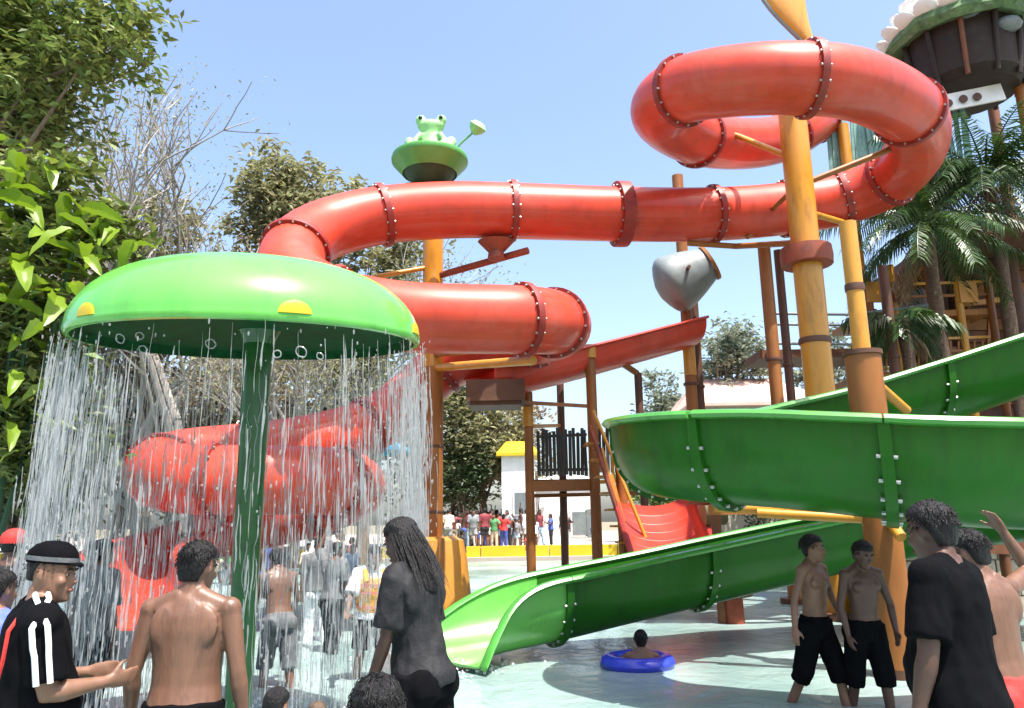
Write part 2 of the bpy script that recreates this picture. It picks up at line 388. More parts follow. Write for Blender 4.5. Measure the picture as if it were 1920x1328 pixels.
def bolts_ring(c, t, x, y, rad, n, parent, off, arc=(0, 2 * math.pi)):
    b = MB()
    for k in range(n):
        a = arc[0] + (arc[1] - arc[0]) * (k + .5) / n
        d = x * math.cos(a) + y * math.sin(a)
        for s in (-1, 1):
            p = c + d * rad + t * (s * off); b.tube([p - t * .018, p + t * .018], .02, 6)
    return b.build('bolts', M['bolt_steel'], parent, kind='stuff')
for a, b in zip(cuts[:-1], cuts[1:]):
    sec = MB(); rg = []
    for i in range(a, b + 1):
        t, x, y = frame(path, i); rg.append((path[i], x, y, TUBE_R, TUBE_R))
    sec.rings(rg, 32, cap=True); sec.build('tube_section', M['red_fibreglass'], rt_root)
for i, kd in zip(cuts, kinds):
    t, x, y = frame(path, i); c = path[i]; fl_ = MB()
    w = .055 if kd == 1 else .12; rr = TUBE_R + (.06 if kd == 1 else .11)
    fl_.rings([(c - t * w, x, y, TUBE_R - .02, TUBE_R - .02), (c - t * w, x, y, rr, rr), (c + t * .0, x, y, rr + .004, rr + .004), (c + t * w, x, y, rr, rr), (c + t * w, x, y, TUBE_R - .02, TUBE_R - .02)], 32, cap=False)
    fo = fl_.build('flange', M['red_flange'], rt_root)
    bolts_ring(c, t, x, y, TUBE_R + .03, 16, fo, w + .01)
# open run-out chute at the bottom of the tube
def trough(path, w, dep, thick=.03, n=14, flare=None, lower=None):
    """open U channel below the rim line path; returns wall mesh rings and rim rings"""
    wall = MB(); rimL = MB(); rimR = MB(); L_, Rr_ = [], []
    prof = []
    for k in range(n + 1):
        a = math.pi * k / n; prof.append((-math.cos(a), -abs(math.sin(a)) ** .75))
    nn = 2 * (n + 1); base = 0
    for i, p in enumerate(path):
        t, x, y = frame(path, i)
        x = Vector((x.x, x.y, 0)).normalized(); y = Vector((0, 0, 1))
        fw = 1 + (flare(i / (len(path) - 1)) if flare else 0)
        lo = lower(i / (len(path) - 1)) if lower else 1.0; rz = Vector((0, 0, -dep * (1 - lo)))
        outer = [p + x * (c * w / 2 * fw) + y * (-dep + (1 + s) * dep * lo) for c, s in prof]
        inner = [p + x * (c * (w / 2 * fw - thick)) + y * (-dep + thick + (1 + s) * (dep * lo - thick)) for c, s in prof][::-1]
        wall.v.extend([tuple(q) for q in outer + inner])
        L_.append((p + rz + x * (-w / 2 * fw - .02), x, y, .075, .042)); Rr_.append((p + rz + x * (w / 2 * fw + .02), x, y, .075, .042))
        if i:
            for k in range(nn):
                k2 = (k + 1) % nn
                wall.face([(i - 1) * nn + k, (i - 1) * nn + k2, i * nn + k2, i * nn + k])
    e = (len(path) - 1) * nn
    for k in range(n):
        wall.face([k, k + 1, nn - 2 - k, nn - 1 - k]); wall.face([e + nn - 1 - k, e + nn - 2 - k, e + k + 1, e + k])
    rimL.rings(L_, 8); rimR.rings(Rr_, 8)
    return wall, rimL, rimR
ch = spline([path[-1] + Vector((0, 0, .1)), at(330, 1000, 12.9), at(268, 1022, 12.0), at(240, 1050, 11.0), at(258, 1085, 10.0)], .12)
wl, r1, r2 = trough(ch, 1.15, .62, flare=lambda u: .25 * max(0, u - .6))
co = wl.build('run_out_chute', M['red_fibreglass'], rt_root); r1.build('rim', M['red_inside'], co); r2.build('rim', M['red_inside'], co)

# straight red open flume under the second coil, running down to a splash box
sr = thing('red_straight_flume', 'straight red open chute sloping under the lower red coil', 'water slide')
sp = spline([at(1290, 606, 18.5), at(1180, 634, 17.5), at(1060, 664, 16.5), at(900, 700, 15.4)], .25)
k = len(sp) // 2
for a, b in ((0, k), (k, len(sp) - 1)):
    wl, r1, r2 = trough(sp[a:b + 1], 1.25, .64); so = wl.build('chute_section', M['red_fibreglass'], sr); r1.build('rim', M['red_inside'], so); r2.build('rim', M['red_inside'], so)
bx = MB(); c = at(930, 738, 15.3); bx.box(c, (1.15, .9, .42)); bx.box(c + Vector((0, 0, -.24)), (1.0, .8, .1)); bx.build('splash_box', M['dark_brown'], sr, smooth=False)

# ------------------------------------------------------------------ green flume
GRN = [(2060, 580, 9.9, 0), (1920, 632, 9.9, 1), (1740, 690, 9.9, 1), (1560, 742, 9.8, 0), (1400, 776, 9.5, 1), (1300, 790, 9.0, 0), (1243, 793, 8.3, 1), (1262, 790, 7.6, 0),
       (1350, 788, 7.1, 1), (1480, 790, 6.75, 0), (1655, 800, 6.4, 1), (1850, 810, 6.2, 0), (2060, 816, 6.4, 1), (2200, 826, 7.2, 0), (2230, 850, 8.7, 1), (2120, 882, 10.2, 0), (1920, 910, 11.1, 1),
       (1750, 936, 11.3, 0), (1590, 966, 11.2, 1), (1440, 996, 10.9, 0), (1300, 1026, 10.6, 1), (1150, 1058, 10.3, 0), (1035, 1082, 10.0, 1), (950, 1096, 9.8, 0), (890, 1106, 9.6, 0), (836, 1114, 9.35, 1)]
gr_root = thing('green_flume_slide', 'green open spiral flume slide with bolted seams ending in the pool', 'water slide')
gc = [at(a, b, c) for a, b, c, _ in GRN]
gp = spline(gc, .12)
GW, GD = 1.08, .76
cuts = [0]
for c, q in zip(gc, GRN):
    if q[3]:
        i = min(range(len(gp)), key=lambda k: (gp[k] - c).length)
        if i - cuts[-1] > 3: cuts.append(i)
if cuts[-1] != len(gp) - 1: cuts[-1] = len(gp) - 1
for a, b in zip(cuts[:-1], cuts[1:]):
    last = b == len(gp) - 1
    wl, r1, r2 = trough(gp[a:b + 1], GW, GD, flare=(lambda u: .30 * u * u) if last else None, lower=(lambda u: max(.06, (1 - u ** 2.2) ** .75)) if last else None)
    so = wl.build('exit_lip' if last else 'trough_section', M['green_lip_sunlit' if last else 'green_flume'], gr_root)
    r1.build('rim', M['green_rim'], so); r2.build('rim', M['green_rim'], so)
for i in cuts[1:-1]:
    t, x, y = frame(gp, i); x = Vector((x.x, x.y, 0)).normalized(); c = gp[i]; z = Vector((0, 0, 1)); fl_ = MB()
    o1, o2, n = [], [], 16
    for sgn, lst in ((-1, o1), (1, o2)):
        for k in range(n + 1):
            a = math.pi * k / n; d = x * -math.cos(a) * GW / 2 + z * (-abs(math.sin(a)) ** .75 * GD); lst.append((c + t * (.045 * sgn) + d, c + t * (.045 * sgn) + d * 1.085))
    vs = [p for pr in o1 for p in pr] + [p for pr in o2 for p in pr]; N = 2 * (n + 1); fs = []
    for k in range(n):
        fs += [(2 * k, 2 * k + 1, 2 * k + 3, 2 * k + 2), (N + 2 * k, N + 2 * k + 2, N + 2 * k + 3, N + 2 * k + 1), (2 * k + 1, N + 2 * k + 1, N + 2 * k + 3, 2 * k + 3)]
    fl_.add(vs, fs); fo = fl_.build('flange', M['green_flume'], gr_root)
    b = MB()
    for k in range(1, 12):
        a = math.pi * k / 12; d = x * -math.cos(a) * GW / 2 + z * (-abs(math.sin(a)) ** .75 * GD); p = c + d * 1.045
        for s in (-1, 1): b.tube([p + t * (s * .045), p + t * (s * .075)], .016, 6)
    b.build('bolts', M['bolt_steel'], fo, kind='stuff')

# ------------------------------------------------------------------ columns and steel
def column(name, label, px, y_top, Y, rad, mat_, cat='column', bands=(), ztop=None, group=None, lean_px=None, sides=20):
    top = at(px, y_top, Y); base = Vector((top.x, top.y, -.2)); h = (ztop if ztop else top.z) + .2
    o = thing(name, label, cat, base, 0, group)
    c = MB(); c.tube([(0, 0, 0), (0, 0, h)], rad, sides); c.build('shaft', M[mat_], o)
    b = MB(); b.lathe([(0.01, .18), (rad * 2.1, .18), (rad * 2.1, .30), (rad, .30)], n=sides); b.build('base_plate', M['dark_brown'], o)
    for zb, rb, hb in bands:
        f = MB(); f.lathe([(rad * .9, zb - hb - .2 + .2), (rb, zb - hb), (rb * 1.03, zb), (rb, zb + hb), (rad * .9, zb + hb)], n=sides); f.build('collar', M['rust_red' if rb > rad * 1.4 else 'dark_brown'], o)
    return o
def zat(px, py, Y): return at(px, py, Y).z
main = column('slide_column', 'thickest yellow brown steel column rising through the high red loop', 1512, 480, 13.2, .25, 'yellow_paint', ztop=zat(1478, 120, 13.2), bands=[(zat(1507, 482, 13.2) + .2, .44, .16), (zat(1515, 640, 13.2) + .2, .27, .05)])
mx = main.location.x; mY = 13.2
def arm(parent, pts, r, mname='yellow_paint', name='support_arm'):
    base = Vector(parent.location); b = MB(); b.tube([Vector(p) - base for p in pts], r, 10); return b.build(name, M[mname], parent)
arm(main, [(mx, mY, zat(1490, 300, 13.2)), at(1385, 256, 14.5), at(1310, 236, 14.6)], .06)
arm(main, [(mx, mY, zat(1500, 348, 13.2)), at(1640, 292, 13.0), at(1712, 262, 13.2)], .055, 'brown_paint')
arm(main, [(mx, mY, zat(1500, 395, 13.2)), at(1590, 420, 15.2)], .06)
arm(main, [(mx, mY, zat(1500, 345, 13.2)), at(1440, 400, 15.0), at(1400, 446, 15.0)], .05, 'brown_paint')
arm(main, [(mx, mY, zat(1500, 455, 13.2)), at(1380, 462, 15.0), at(1290, 456, 14.9)], .06, 'brown_paint')
arm(main, [(mx, mY, zat(1480, 200, 13.2)), at(1512, 178, 11.2)], .06, 'brown_paint')
second = column('slide_column', 'slim yellow pole on a thick brown sleeve inside the green spiral', 1590, 430, 8.4, .095, 'yellow_paint', group='slide columns', ztop=zat(1583, 418, 8.4), bands=[(zat(1592, 540, 8.4) + .2, .105, .04)])
b = MB(); zt = zat(1600, 668, 8.4) + .2; b.tube([(0, 0, .3), (0, 0, zt)], .19, 20); b.build('sleeve', M['brown_paint'], second)
b = MB(); b.lathe([(.05, zt), (.21, zt), (.21, zt + .05), (.05, zt + .05)], n=20); b.build('sleeve_cap', M['dark_brown'], second)
b2 = second.location
for (pa, pb) in (((1600, 962, 8.4), (1340, 952, 9.0)), ((1600, 950, 8.4), (1690, 1008, 8.0)), ((1600, 975, 8.4), (1420, 962, 8.8)), ((1600, 700, 8.4), (1700, 770, 9.0))):
    arm(second, [Vector((b2.x, b2.y, zat(*pa))), at(*pb)], .055, 'yellow_paint')
frogcol = column('slide_column', 'yellow brown column under the second coil standing on the orange block', 812, 500, 15.2, .21, 'yellow_paint', ztop=zat(806, 330, 15.2), bands=[(zat(825, 838, 15.2) + .2, .23, .03), (zat(828, 960, 15.2) + .2, .23, .03)])
b = MB(); fz = zat(820, 690, 15.2) + .2; b.tube([(0, 0, .3), (0, 0, fz)], .225, 20); b.build('sleeve', M['brown_paint'], frogcol)  # brown wrap: shade of the coil above put into the lower column's colour
fx = frogcol.location.x
arm(frogcol, [(fx, 15.2, zat(815, 520, 15.2)), at(990, 470, 14.2)], .07, 'rust_red'); arm(frogcol, [(fx, 15.2, zat(815, 500, 15.2)), at(700, 520, 14.6)], .05)
arm(frogcol, [(fx, 15.2, zat(815, 690, 15.2)), at(1000, 676, 12.4)], .08); arm(frogcol, [(fx, 15.2, zat(815, 665, 15.2)), at(960, 650, 12.2)], .06, 'brown_paint')
sdl = MB(); c0 = at(930, 455, 14.25) - Vector(frogcol.location); sdl.rings([(c0 + Vector((0, 0, .02)), Vector((1, 0, 0)), Vector((0, 1, 0)), .36, .3), (c0 + Vector((0, 0, -.2)), Vector((1, 0, 0)), Vector((0, 1, 0)), .15, .15), (c0 + Vector((0, 0, -.34)), Vector((1, 0, 0)), Vector((0, 1, 0)), .17, .17)], 14)
sdl.build('saddle', M['rust_red'], frogcol)
ob = thing('planter_block', 'orange painted block at the foot of the column beside the green exit', 'block', at(822, 1150, 14.6))
b = MB(); b.lathe([(.62, -.3), (.60, .2), (.52, .95), (.45, 1.28), (.30, 1.34), (.05, 1.34)], n=10); b.build('body', M['orange_paint'], ob)
b = MB(); b.box((.1, -.5, .95), (.09, .12, .75)); b.build('drain_slot', M['timber_orange'], ob, smooth=False)
col_specs = [('slim brown steel column holding the straight red chute top', 1270, 330, 18.4, .14, 'brown_paint', 'yellow'),
             ('rusty second column just right of the grey bucket', 1300, 560, 18.8, .11, 'dark_brown', ''),
             ('yellow brown column nearest left of the thickest column', 1432, 462, 15.6, .13, 'brown_paint', ''),
             ('thin grey brown pipe beside the paired columns under the loop', 1458, 470, 16.2, .09, 'dark_brown', ''),
             ('dark slim column right of the sleeved pole behind the palm', 1655, 500, 15.5, .10, 'dark_brown', '')]
for lb, px, yt, Y, rad, mt, _ in col_specs:
    o = column('slide_column', lb, px, yt, Y, rad, mt, group='slide columns', bands=[(3.2, rad * 1.25, .03), (5.0, rad * 1.25, .03)])
    if _ == 'yellow':
        b = MB(); b.tube([(-.0, -.02, 2.6), (0, -.02, 4.2)], rad * 1.06, 16); b.tube([(0, -.02, 5.2), (0, -.02, 6.4)], rad * 1.06, 16); b.build('sleeve', M['yellow_paint'], o)
# tall yellow leaf ornament on the thick column
lf = thing('leaf_ornament', 'tall yellow curved leaf-shaped ornament above the high red loop', 'ornament', (mx, mY, zat(1478, 122, 13.2)))
b = MB(); rr = []
for i in range(11):
    u = i / 10; c = at(1518 - 58 * u - 10 * math.sin(u * 3), 80 - 130 * u, 13.1) - Vector(lf.location); w = .10 + .36 * math.sin(min(u * 1.6, 1.57)) ** 1.2
    if u > .85: w *= 1 - (u - .85) * 4
    rr.append((c, Vector((1, 0, .25)).normalized(), Vector((0, 1, 0)), w, .06 + .05 * math.sin(u * 3)))
b.rings(rr, 14); lo = b.build('leaf', M['yellow_paint'], lf)
b = MB(); b.tube([r[0] + Vector((-r[3] - .03, 0, 0)) for r in rr], .04, 8); b.build('edge_pipe', M['bucket_grey'], lf)
b = MB(); b.tube([(0, 0, -.3), at(1500, 95, 13.1) - Vector(lf.location), at(1520, 78, 13.1) - Vector(lf.location)], .11, 10); b.build('stalk', M['brown_paint'], lf)

# tipping bucket
TBS = .86
tb = thing('tipping_bucket', 'grey conical tipping bucket hanging on the chute column', 'bucket', at(1285, 520, 18.0))
rot = Euler((R(12), R(62), 0)).to_matrix()
b = MB(); X, Y_, Z = rot @ Vector((1, 0, 0)), rot @ Vector((0, 1, 0)), rot @ Vector((0, 0, 1))
tb.scale = (TBS, TBS, TBS)
b.rings([(Z * (-.86 + 1.62 * u_ / 16), X, Y_, (.87 - .40 * max(0, u_ / 16 - .3) ** 1.3 / .63) * (1 - max(0, 1 - u_ / 4.5) ** 2.4 * .75), (.87 - .40 * max(0, u_ / 16 - .3) ** 1.3 / .63) * (1 - max(0, 1 - u_ / 4.5) ** 2.4 * .75)) for u_ in range(17)] + [(Z * .80, X, Y_, .45, .45), (Z * .78, X, Y_, .40, .40), (Z * .2, X, Y_, .4, .4)], 32)
b.build('shell', M['bucket_grey'], tb)
b = MB(); b.rings([(Z * z, X, Y_, r, r) for z, r in ((.74, .49), (.74, .54), (.83, .54), (.83, .49))], 24, cap=False); b.build('mouth_band', M['timber_orange'], tb)
b = MB(); b.tube([(-.1, -.95, 0), (-.1, .95, 0)], .05, 10); b.build('axle', M['dark_brown'], tb)

# ------------------------------------------------------------------ climbing frame in the middle
pf = thing('climbing_frame', 'open brown post climbing platform with black slatted panel under the chute', 'platform', at(1055, 1150, 16.5))
L0 = Vector(pf.location); L0.z = -.2; pf.location = L0
def lp(px, py, Y): return at(px, py, Y) - L0
def post(px, yt, Y, r=.095, mt='brown_paint', hook=None):
    t = lp(px, yt, Y); b = MB(); b.tube([(t.x, t.y, 0), (t.x, t.y, t.z)], r, 12); o = b.build('post', M[mt], pf)
    return o
post(990, 736, 16.2); post(1050, 712, 17.8, .085, 'dark_brown'); post(1106, 655, 16.2, .11); post(1160, 786, 15.6, .11); post(1196, 700, 17.6, .09, 'dark_brown')
b = MB(); b.tube([lp(1106, 690, 16.2), lp(1106, 655, 16.2), lp(1128, 662, 16.4), lp(1170, 684, 17.2), lp(1194, 700, 17.6)], .075, 10); b.build('bent_rail', M['brown_paint'], pf)
b = MB(); b.tube([lp(1106, 672, 16.16), lp(1106, 648, 16.16)], .135, 12); b.build('post_cap', M['yellow_paint'], pf)
b = MB(); b.tube([lp(990, 800, 16.16), lp(990, 764, 16.16)], .11, 12); b.build('post_sleeve', M['yellow_paint'], pf)
b = MB(); b.beam(lp(930, 752, 15.4), lp(1106, 762, 16.2), .07); b.build('top_rail', M['brown_paint'], pf, smooth=False)
b = MB(); b.beam(lp(990, 912, 16.2), lp(1106, 910, 16.2), .14, .22); b.build('deck_beam', M['brown_paint'], pf, smooth=False)
b = MB(); a_, c_ = lp(990, 905, 16.3), lp(1106, 903, 16.3); b.box(((a_ + c_) / 2) + Vector((0, .8, .02)), ((c_ - a_).length, 1.6, .08)); b.build('deck', M['timber'], pf, smooth=False)
sl_ = None; p0, p1 = lp(1006, 808, 16.15), lp(1100, 804, 16.15); zb = lp(1050, 892, 16.15).z
for i in range(13):
    u = (i + .5) / 13; q = p0.lerp(p1, u); h = p0.z - zb + rnd.uniform(-.06, .05); b = MB(); b.box((0, 0, h / 2), (.068, .035, h)); o = b.build('slat', M['slat_black'], pf, smooth=False)
    o.location = (q.x, q.y + rnd.uniform(-.015, .015), zb + rnd.uniform(-.02, .02)); o.rotation_euler = (0, R(rnd.uniform(-1.5, 1.5)), 0)
b = MB(); b.beam(p0 + Vector((0, .03, -.12)), p1 + Vector((0, .03, -.12)), .04, .06); b.build('slat_rail', M['dark_brown'], pf, smooth=False)
b = MB(); b.beam(Vector((p0.x, p0.y + .03, zb + .12)), Vector((p1.x, p1.y + .03, zb + .12)), .04, .06); b.build('slat_rail', M['dark_brown'], pf, smooth=False)
p2_, p3_ = lp(1118, 806, 17.4), lp(1196, 812, 17.4); zb2 = lp(1150, 886, 17.4).z
for i in range(10):
    q = p2_.lerp(p3_, (i + .5) / 10); h = p2_.z - zb2 + rnd.uniform(-.08, .05); b = MB(); b.box((0, 0, h / 2), (.075, .035, h)); o = b.build('slat', M['slat_black'], pf, smooth=False); o.location = (q.x, q.y, zb2); o.rotation_euler = (0, R(rnd.uniform(-2, 2)), 0)
for a_, c_, mt in (((1000, 930, 17.7), (1200, 925, 17.7), 'brown_paint'), ((990, 800, 16.2), (1050, 798, 17.8), 'yellow_paint'), ((1106, 905, 16.2), (1196, 900, 17.6), 'yellow_paint'), ((1160, 800, 15.6), (1196, 812, 17.6), 'yellow_paint')):
    b = MB(); b.beam(lp(*a_), lp(*c_), .08); b.build('cross_rail', M[mt], pf, smooth=False)
for i in range(5):
    q = lp(1150 + i * 11, 905 + i * 2, 16.4); b = MB(); b.box((0, 0, .38), (.05, .05, .76)); o = b.build('baluster', M['yellow_paint'], pf, smooth=False); o.location = q
# stair with orange sides
stt = thing('orange_stair', 'steep orange stair with yellow handrails beside the red scoop slide', 'stair', (at(1160, 1020, 15.2).x, 15.2, -.2))
S0 = Vector(stt.location)
def sp_(px, py, Y): return at(px, py, Y) - S0
for Yd in (15.0, 15.7):
    b = MB(); b.beam(sp_(1106, 800, Yd), sp_(1190, 1060, Yd - .2), .05, .36); b.build('stringer', M['rust_red' if Yd == 15.0 else 'timber_orange'], stt, smooth=False)
    b = MB(); b.tube([sp_(1112, 770, Yd), sp_(1150, 860, Yd), sp_(1212, 1012, Yd - .2)], .035, 10); b.build('handrail', M['yellow_paint'], stt)
for i in range(8):
    u = (i + .5) / 8; q = sp_(1106 + 84 * u, 815 + 250 * u, 15.0); b = MB(); b.box((0, .35, 0), (.26, .62, .04)); o = b.build('tread', M['orange_paint'], stt, smooth=False); o.location = q
for i, (x_, y_) in enumerate(((1128, 900), (1146, 950), (1158, 1000))):
    b = MB(); b.beam(sp_(x_, y_ - 60, 14.95), sp_(x_ + 26, y_ + 40, 14.9), .05, .16); b.build('side_panel', M['orange_paint'], stt, smooth=False)
# red scoop slide: short wide ribbed chute facing the pool
sc = thing('red_scoop_slide', 'short wide red ribbed scoop slide beside the orange stair', 'water slide', (at(1240, 1000, 14.6).x, 14.6, -.2))
C0 = Vector(sc.location)
rg = []; b = MB(); nn = 16
cl, cr = at(1165, 905, 15.2) - C0, at(1318, 905, 15.2) - C0
for i in range(12):
    u = i / 11; y_ = 1.0 - 2.4 * u; z_ = lerp_z = (2.05 - 1.55 * u ** .85); w_ = .78 - .05 * u
    ring = []
    for k in range(nn + 1):
        a = math.pi * k / nn; ring.append(Vector((-math.cos(a) * w_, y_, z_ + .62 - .62 * math.sin(a) ** .6)))
    rg.append(ring)
vs = [p for r_ in rg for p in r_]; fs = [(i * (nn + 1) + k, i * (nn + 1) + k + 1, (i + 1) * (nn + 1) + k + 1, (i + 1) * (nn + 1) + k) for i in range(11) for k in range(nn)]
b.add(vs, fs); o = b.build('scoop', M['red_inside'], sc); sm = o.modifiers.new('s', 'SOLIDIFY'); sm.thickness = .04
for i in range(1, 11):
    q = rg[i]; b = MB(); b.tube([q[k] + Vector((0, 0, .012)) for k in range(3, nn - 2)], .035, 6); b.build('rib', M['red_inside'], sc)
for s_ in (0, nn):
    b = MB(); b.tube([r_[s_] for r_ in rg], .06, 8); b.build('rim', M['red_flange'], sc)
b = MB(); c_ = at(1328, 960, 14.2) - C0; b.tube([c_ + Vector((-.1, 0, 0)), c_ + Vector((.28, 0, .03))], .26, 16); b.build('drain_pipe', M['leaf_olive'], sc)
# timber boards behind the lower green flume
tbm = thing('timber_trestle', 'brown timber trestle beams under the green spiral', 'trestle', (at(1480, 1000, 10.6).x, 10.6, -.2)); T0 = Vector(tbm.location)
for (a_, c_, w_, mt) in (((1316, 925, 12.9), (1600, 945, 12.7), .18, 'timber'), ((1330, 956, 12.4), (1600, 952, 12.3), .16, 'timber_orange'), ((1290, 938, 13.2), (1450, 945, 13.2), .14, 'rust_red'), ((1640, 1022, 12.6), (1960, 1030, 12.6), .18, 'timber'),
                          ((1640, 1000, 12.6), (1700, 1110, 12.6), .12, 'timber_orange'), ((1560, 1062, 12.6), (1700, 1078, 12.6), .12, 'orange_paint')):
    b = MB(); b.beam(at(*a_) - T0, at(*c_) - T0, w_); b.build('beam', M[mt], tbm, smooth=False)
for px, yt, Y in ((1340, 940, 12.9), (1500, 940, 12.7), (1665, 1020, 12.6), (1880, 1020, 12.6)):
    t = at(px, yt, Y) - T0; b = MB(); b.tube([(t.x, t.y, 0), t], .08, 10); b.build('leg', M['timber'], tbm)
# orange spray box and rusty spray pedestal
o = thing('spray_box', 'brown and orange box standing in the water behind the two boys', 'box', (at(1650, 1165, 12.6).x, 12.6, -.2)); z0 = at(1660, 1075, 12.6).z + .2
b = MB(); b.lathe([(.05, 0), (.42, 0), (.40, z0 * .8), (.36, z0), (.05, z0)], n=8); b.build('body', M['timber_orange'], o)
b = MB(); b.lathe([(.05, z0 - .02), (.46, z0), (.46, z0 + .1), (.05, z0 + .12)], n=8); b.build('lid', M['orange_paint'], o)
o = thing('spray_pedestal', 'rusty mushroom pedestal with red head in the shallow water', 'pedestal', (at(1378, 1165, 12.9).x, 12.9, -.2)); z0 = at(1378, 1108, 12.9).z + .2
b = MB(); b.lathe([(.16, 0), (.15, z0)], n=12, cap=True); b.build('stem', M['rust_red'], o)
b = MB(); b.lathe([(.1, z0 - .12), (.30, z0 - .08), (.34, z0 + .02), (.22, z0 + .12), (.03, z0 + .15)], n=14); b.build('head', M['dark_brown'], o)
b = MB(); b.tube([(-.45, 0, z0 + .1), (-.1, 0, z0 + .16), (.25, 0, z0 + .22)], .07, 8); b.build('nozzle', M['cloth_red'], o)

# ------------------------------------------------------------------ green water mushroom
DY = 6.1
mu = thing('water_mushroom', 'big glossy green mushroom canopy on a dark green pole pouring water', 'water feature', (at(470, 900, DY).x, DY, -.2))
U0 = Vector(mu.location); DR = 1.345
dz = at(460, 632, DY).z + .2
tilt = Euler((R(6.0), R(.6), 0)).to_matrix()
def dome_obj(b, name, mt, parent): 
    o = b.build(name, M[mt], parent); o.location = (at(474, 634, DY).x - U0.x, 0, dz); o.rotation_euler = Euler((R(6.0), R(.6), 0)); return o
b = MB(); pr = []
for i in range(19):
    a = (math.pi / 2) * i / 18; pr.append((DR * math.cos(a) ** .62 if i < 18 else .01, .57 * math.sin(a) ** 1.12))
b.lathe([(DR * .965, -.055), (DR * .995, -.05), (DR * 1.004, -.02)] + pr, n=64); dome = dome_obj(b, 'canopy', 'green_dome', mu)
b = MB(); b.lathe([(DR * .965, -.054), (DR * .93, .02), (DR * .72, .03), (DR * .4, .04), (.1, .05), (.02, .05)], n=48); dome_obj(b, 'underside', 'green_under_shade', mu)
b = MB(); 
pz = [(0, 0, 0), (0, 0, dz * .35), (0, 0, dz * .7), (0, 0, dz + .1)]
b.tube(pz, [.098, .098, .105, .115], 20); b.build('pole', M['green_pole'], mu)
b = MB(); b.lathe([(.1, dz - .10), (.13, dz - .03), (.17, dz + .05), (.02, dz + .08)], n=20); b.build('pole_collar', M['green_pole'], mu)
for ang in (-124, -60, -5, 60, 120, 176):
    a = R(ang); o = MB(); 
    Dv = Vector((math.cos(a), math.sin(a), 0)); c = Dv * (DR * .995) + Vector((0, 0, .06))
    o.ball((0, 0, 0), (.115, .018, .09), 16, 8); o.v = [(x, y, max(z, 0)) for x, y, z in o.v]; s = o.build('spot', M['yellow_kerb'], dome); s.location = Dv * (DR * .996) + Vector((0, 0, .0)); s.rotation_euler = (0, 0, a + math.pi / 2)

b = MB(); ex = gp[-1]
for i in range(420):
    a = rnd.uniform(0, 6.283); r_ = abs(rnd.gauss(0, .42)); s_ = rnd.uniform(.006, .022)
    b.ball((ex.x - .15 + math.cos(a) * r_ * 1.3, ex.y - .1 + math.sin(a) * r_, rnd.uniform(-.005, .03) + .09 * max(0, rnd.gauss(0, .5)) * (r_ < .35)), (s_, s_, s_ * rnd.uniform(.5, 1.2)), 6, 4)
tag(b.build('exit_foam', M['foam']), 'white foam and splashes at the mouth of the green flume', 'foam', kind='stuff')
# ------------------------------------------------------------------ trees and plants
def leaf_mesh(b, p, nrm, size, asp=.45):
    n = Vector(nrm).normalized(); ref = Vector((rnd.uniform(-1, 1), rnd.uniform(-1, 1), rnd.uniform(-1, 1)))
    t = (ref - n * ref.dot(n)); t = t.normalized() if t.length > .01 else Vector((1, 0, 0)); s = n.cross(t)
    L = size * rnd.uniform(.7, 1.25); w = L * asp
    k = len(b.v)
    b.v.extend([tuple(p), tuple(p + t * L * .5 + s * w * .5 + n * L * .05), tuple(p + t * L - n * L * .12), tuple(p + t * L * .5 - s * w * .5 + n * L * .05)])
    b.face([k, k + 1, k + 2]); b.face([k, k + 2, k + 3])
def crown_mesh(blobs, nleaf, size, clump=.35, fill=.55, per=26):
    b = MB(); vol = [bl[1][0] * bl[1][1] * bl[1][2] for bl in blobs]; tot = sum(vol); tips = []
    for bl, v in zip(blobs, vol):
        c, r = Vector(bl[0]), bl[1]; nc = max(3, int(nleaf * v / tot / per))
        for _ in range(nc):
            d = Vector((rnd.gauss(0, 1), rnd.gauss(0, 1), rnd.gauss(0, 1))).normalized(); q = rnd.uniform(fill, 1.08) if rnd.random() < .8 else rnd.uniform(.1, fill)
            cc = c + Vector((d.x * r[0], d.y * r[1], d.z * r[2])) * q; tips.append(cc); cs = clump * rnd.uniform(.5, 1.4)
            for _ in range(int(per * rnd.uniform(.5, 1.5))):
                p = cc + Vector((rnd.gauss(0, 1), rnd.gauss(0, 1), rnd.gauss(0, .7))) * cs * .55
                leaf_mesh(b, p, Vector((rnd.gauss(0, .6), rnd.gauss(0, .6), 1)), size)
    return b, tips
def limbs_mesh(base, top, r0, tips, nmax=40, r1=.35, wob=.2):
    b = MB(); base = Vector(base); top = Vector(top); n = 8; sp = []
    for i in range(n + 1):
        u = i / n; sp.append(base.lerp(top, u) + Vector((noise.noise((u * 3, base.x, 1)), noise.noise((u * 3, base.y, 7)), 0)) * wob * min(1, u * 2))
    b.tube(sp, [r0 * (1.25 - .25 * min(1, i)) * (1 - .6 * i / n) for i in range(n + 1)], 9)
    for t in rnd.sample(tips, min(nmax, len(tips))):
        u = rnd.uniform(.45, .98); st = sp[int(u * n)]; mid = st.lerp(t, .5) + Vector((0, 0, .12 * (t - st).length)) + Vector((rnd.uniform(-.1, .1), rnd.uniform(-.1, .1), 0)) * (t - st).length
        rr = r0 * r1 * rnd.uniform(.5, 1); b.tube([st, st.lerp(mid, .6), mid, mid.lerp(t, .6), t], [rr, rr * .8, rr * .6, rr * .35, rr * .12], 5)
    return b
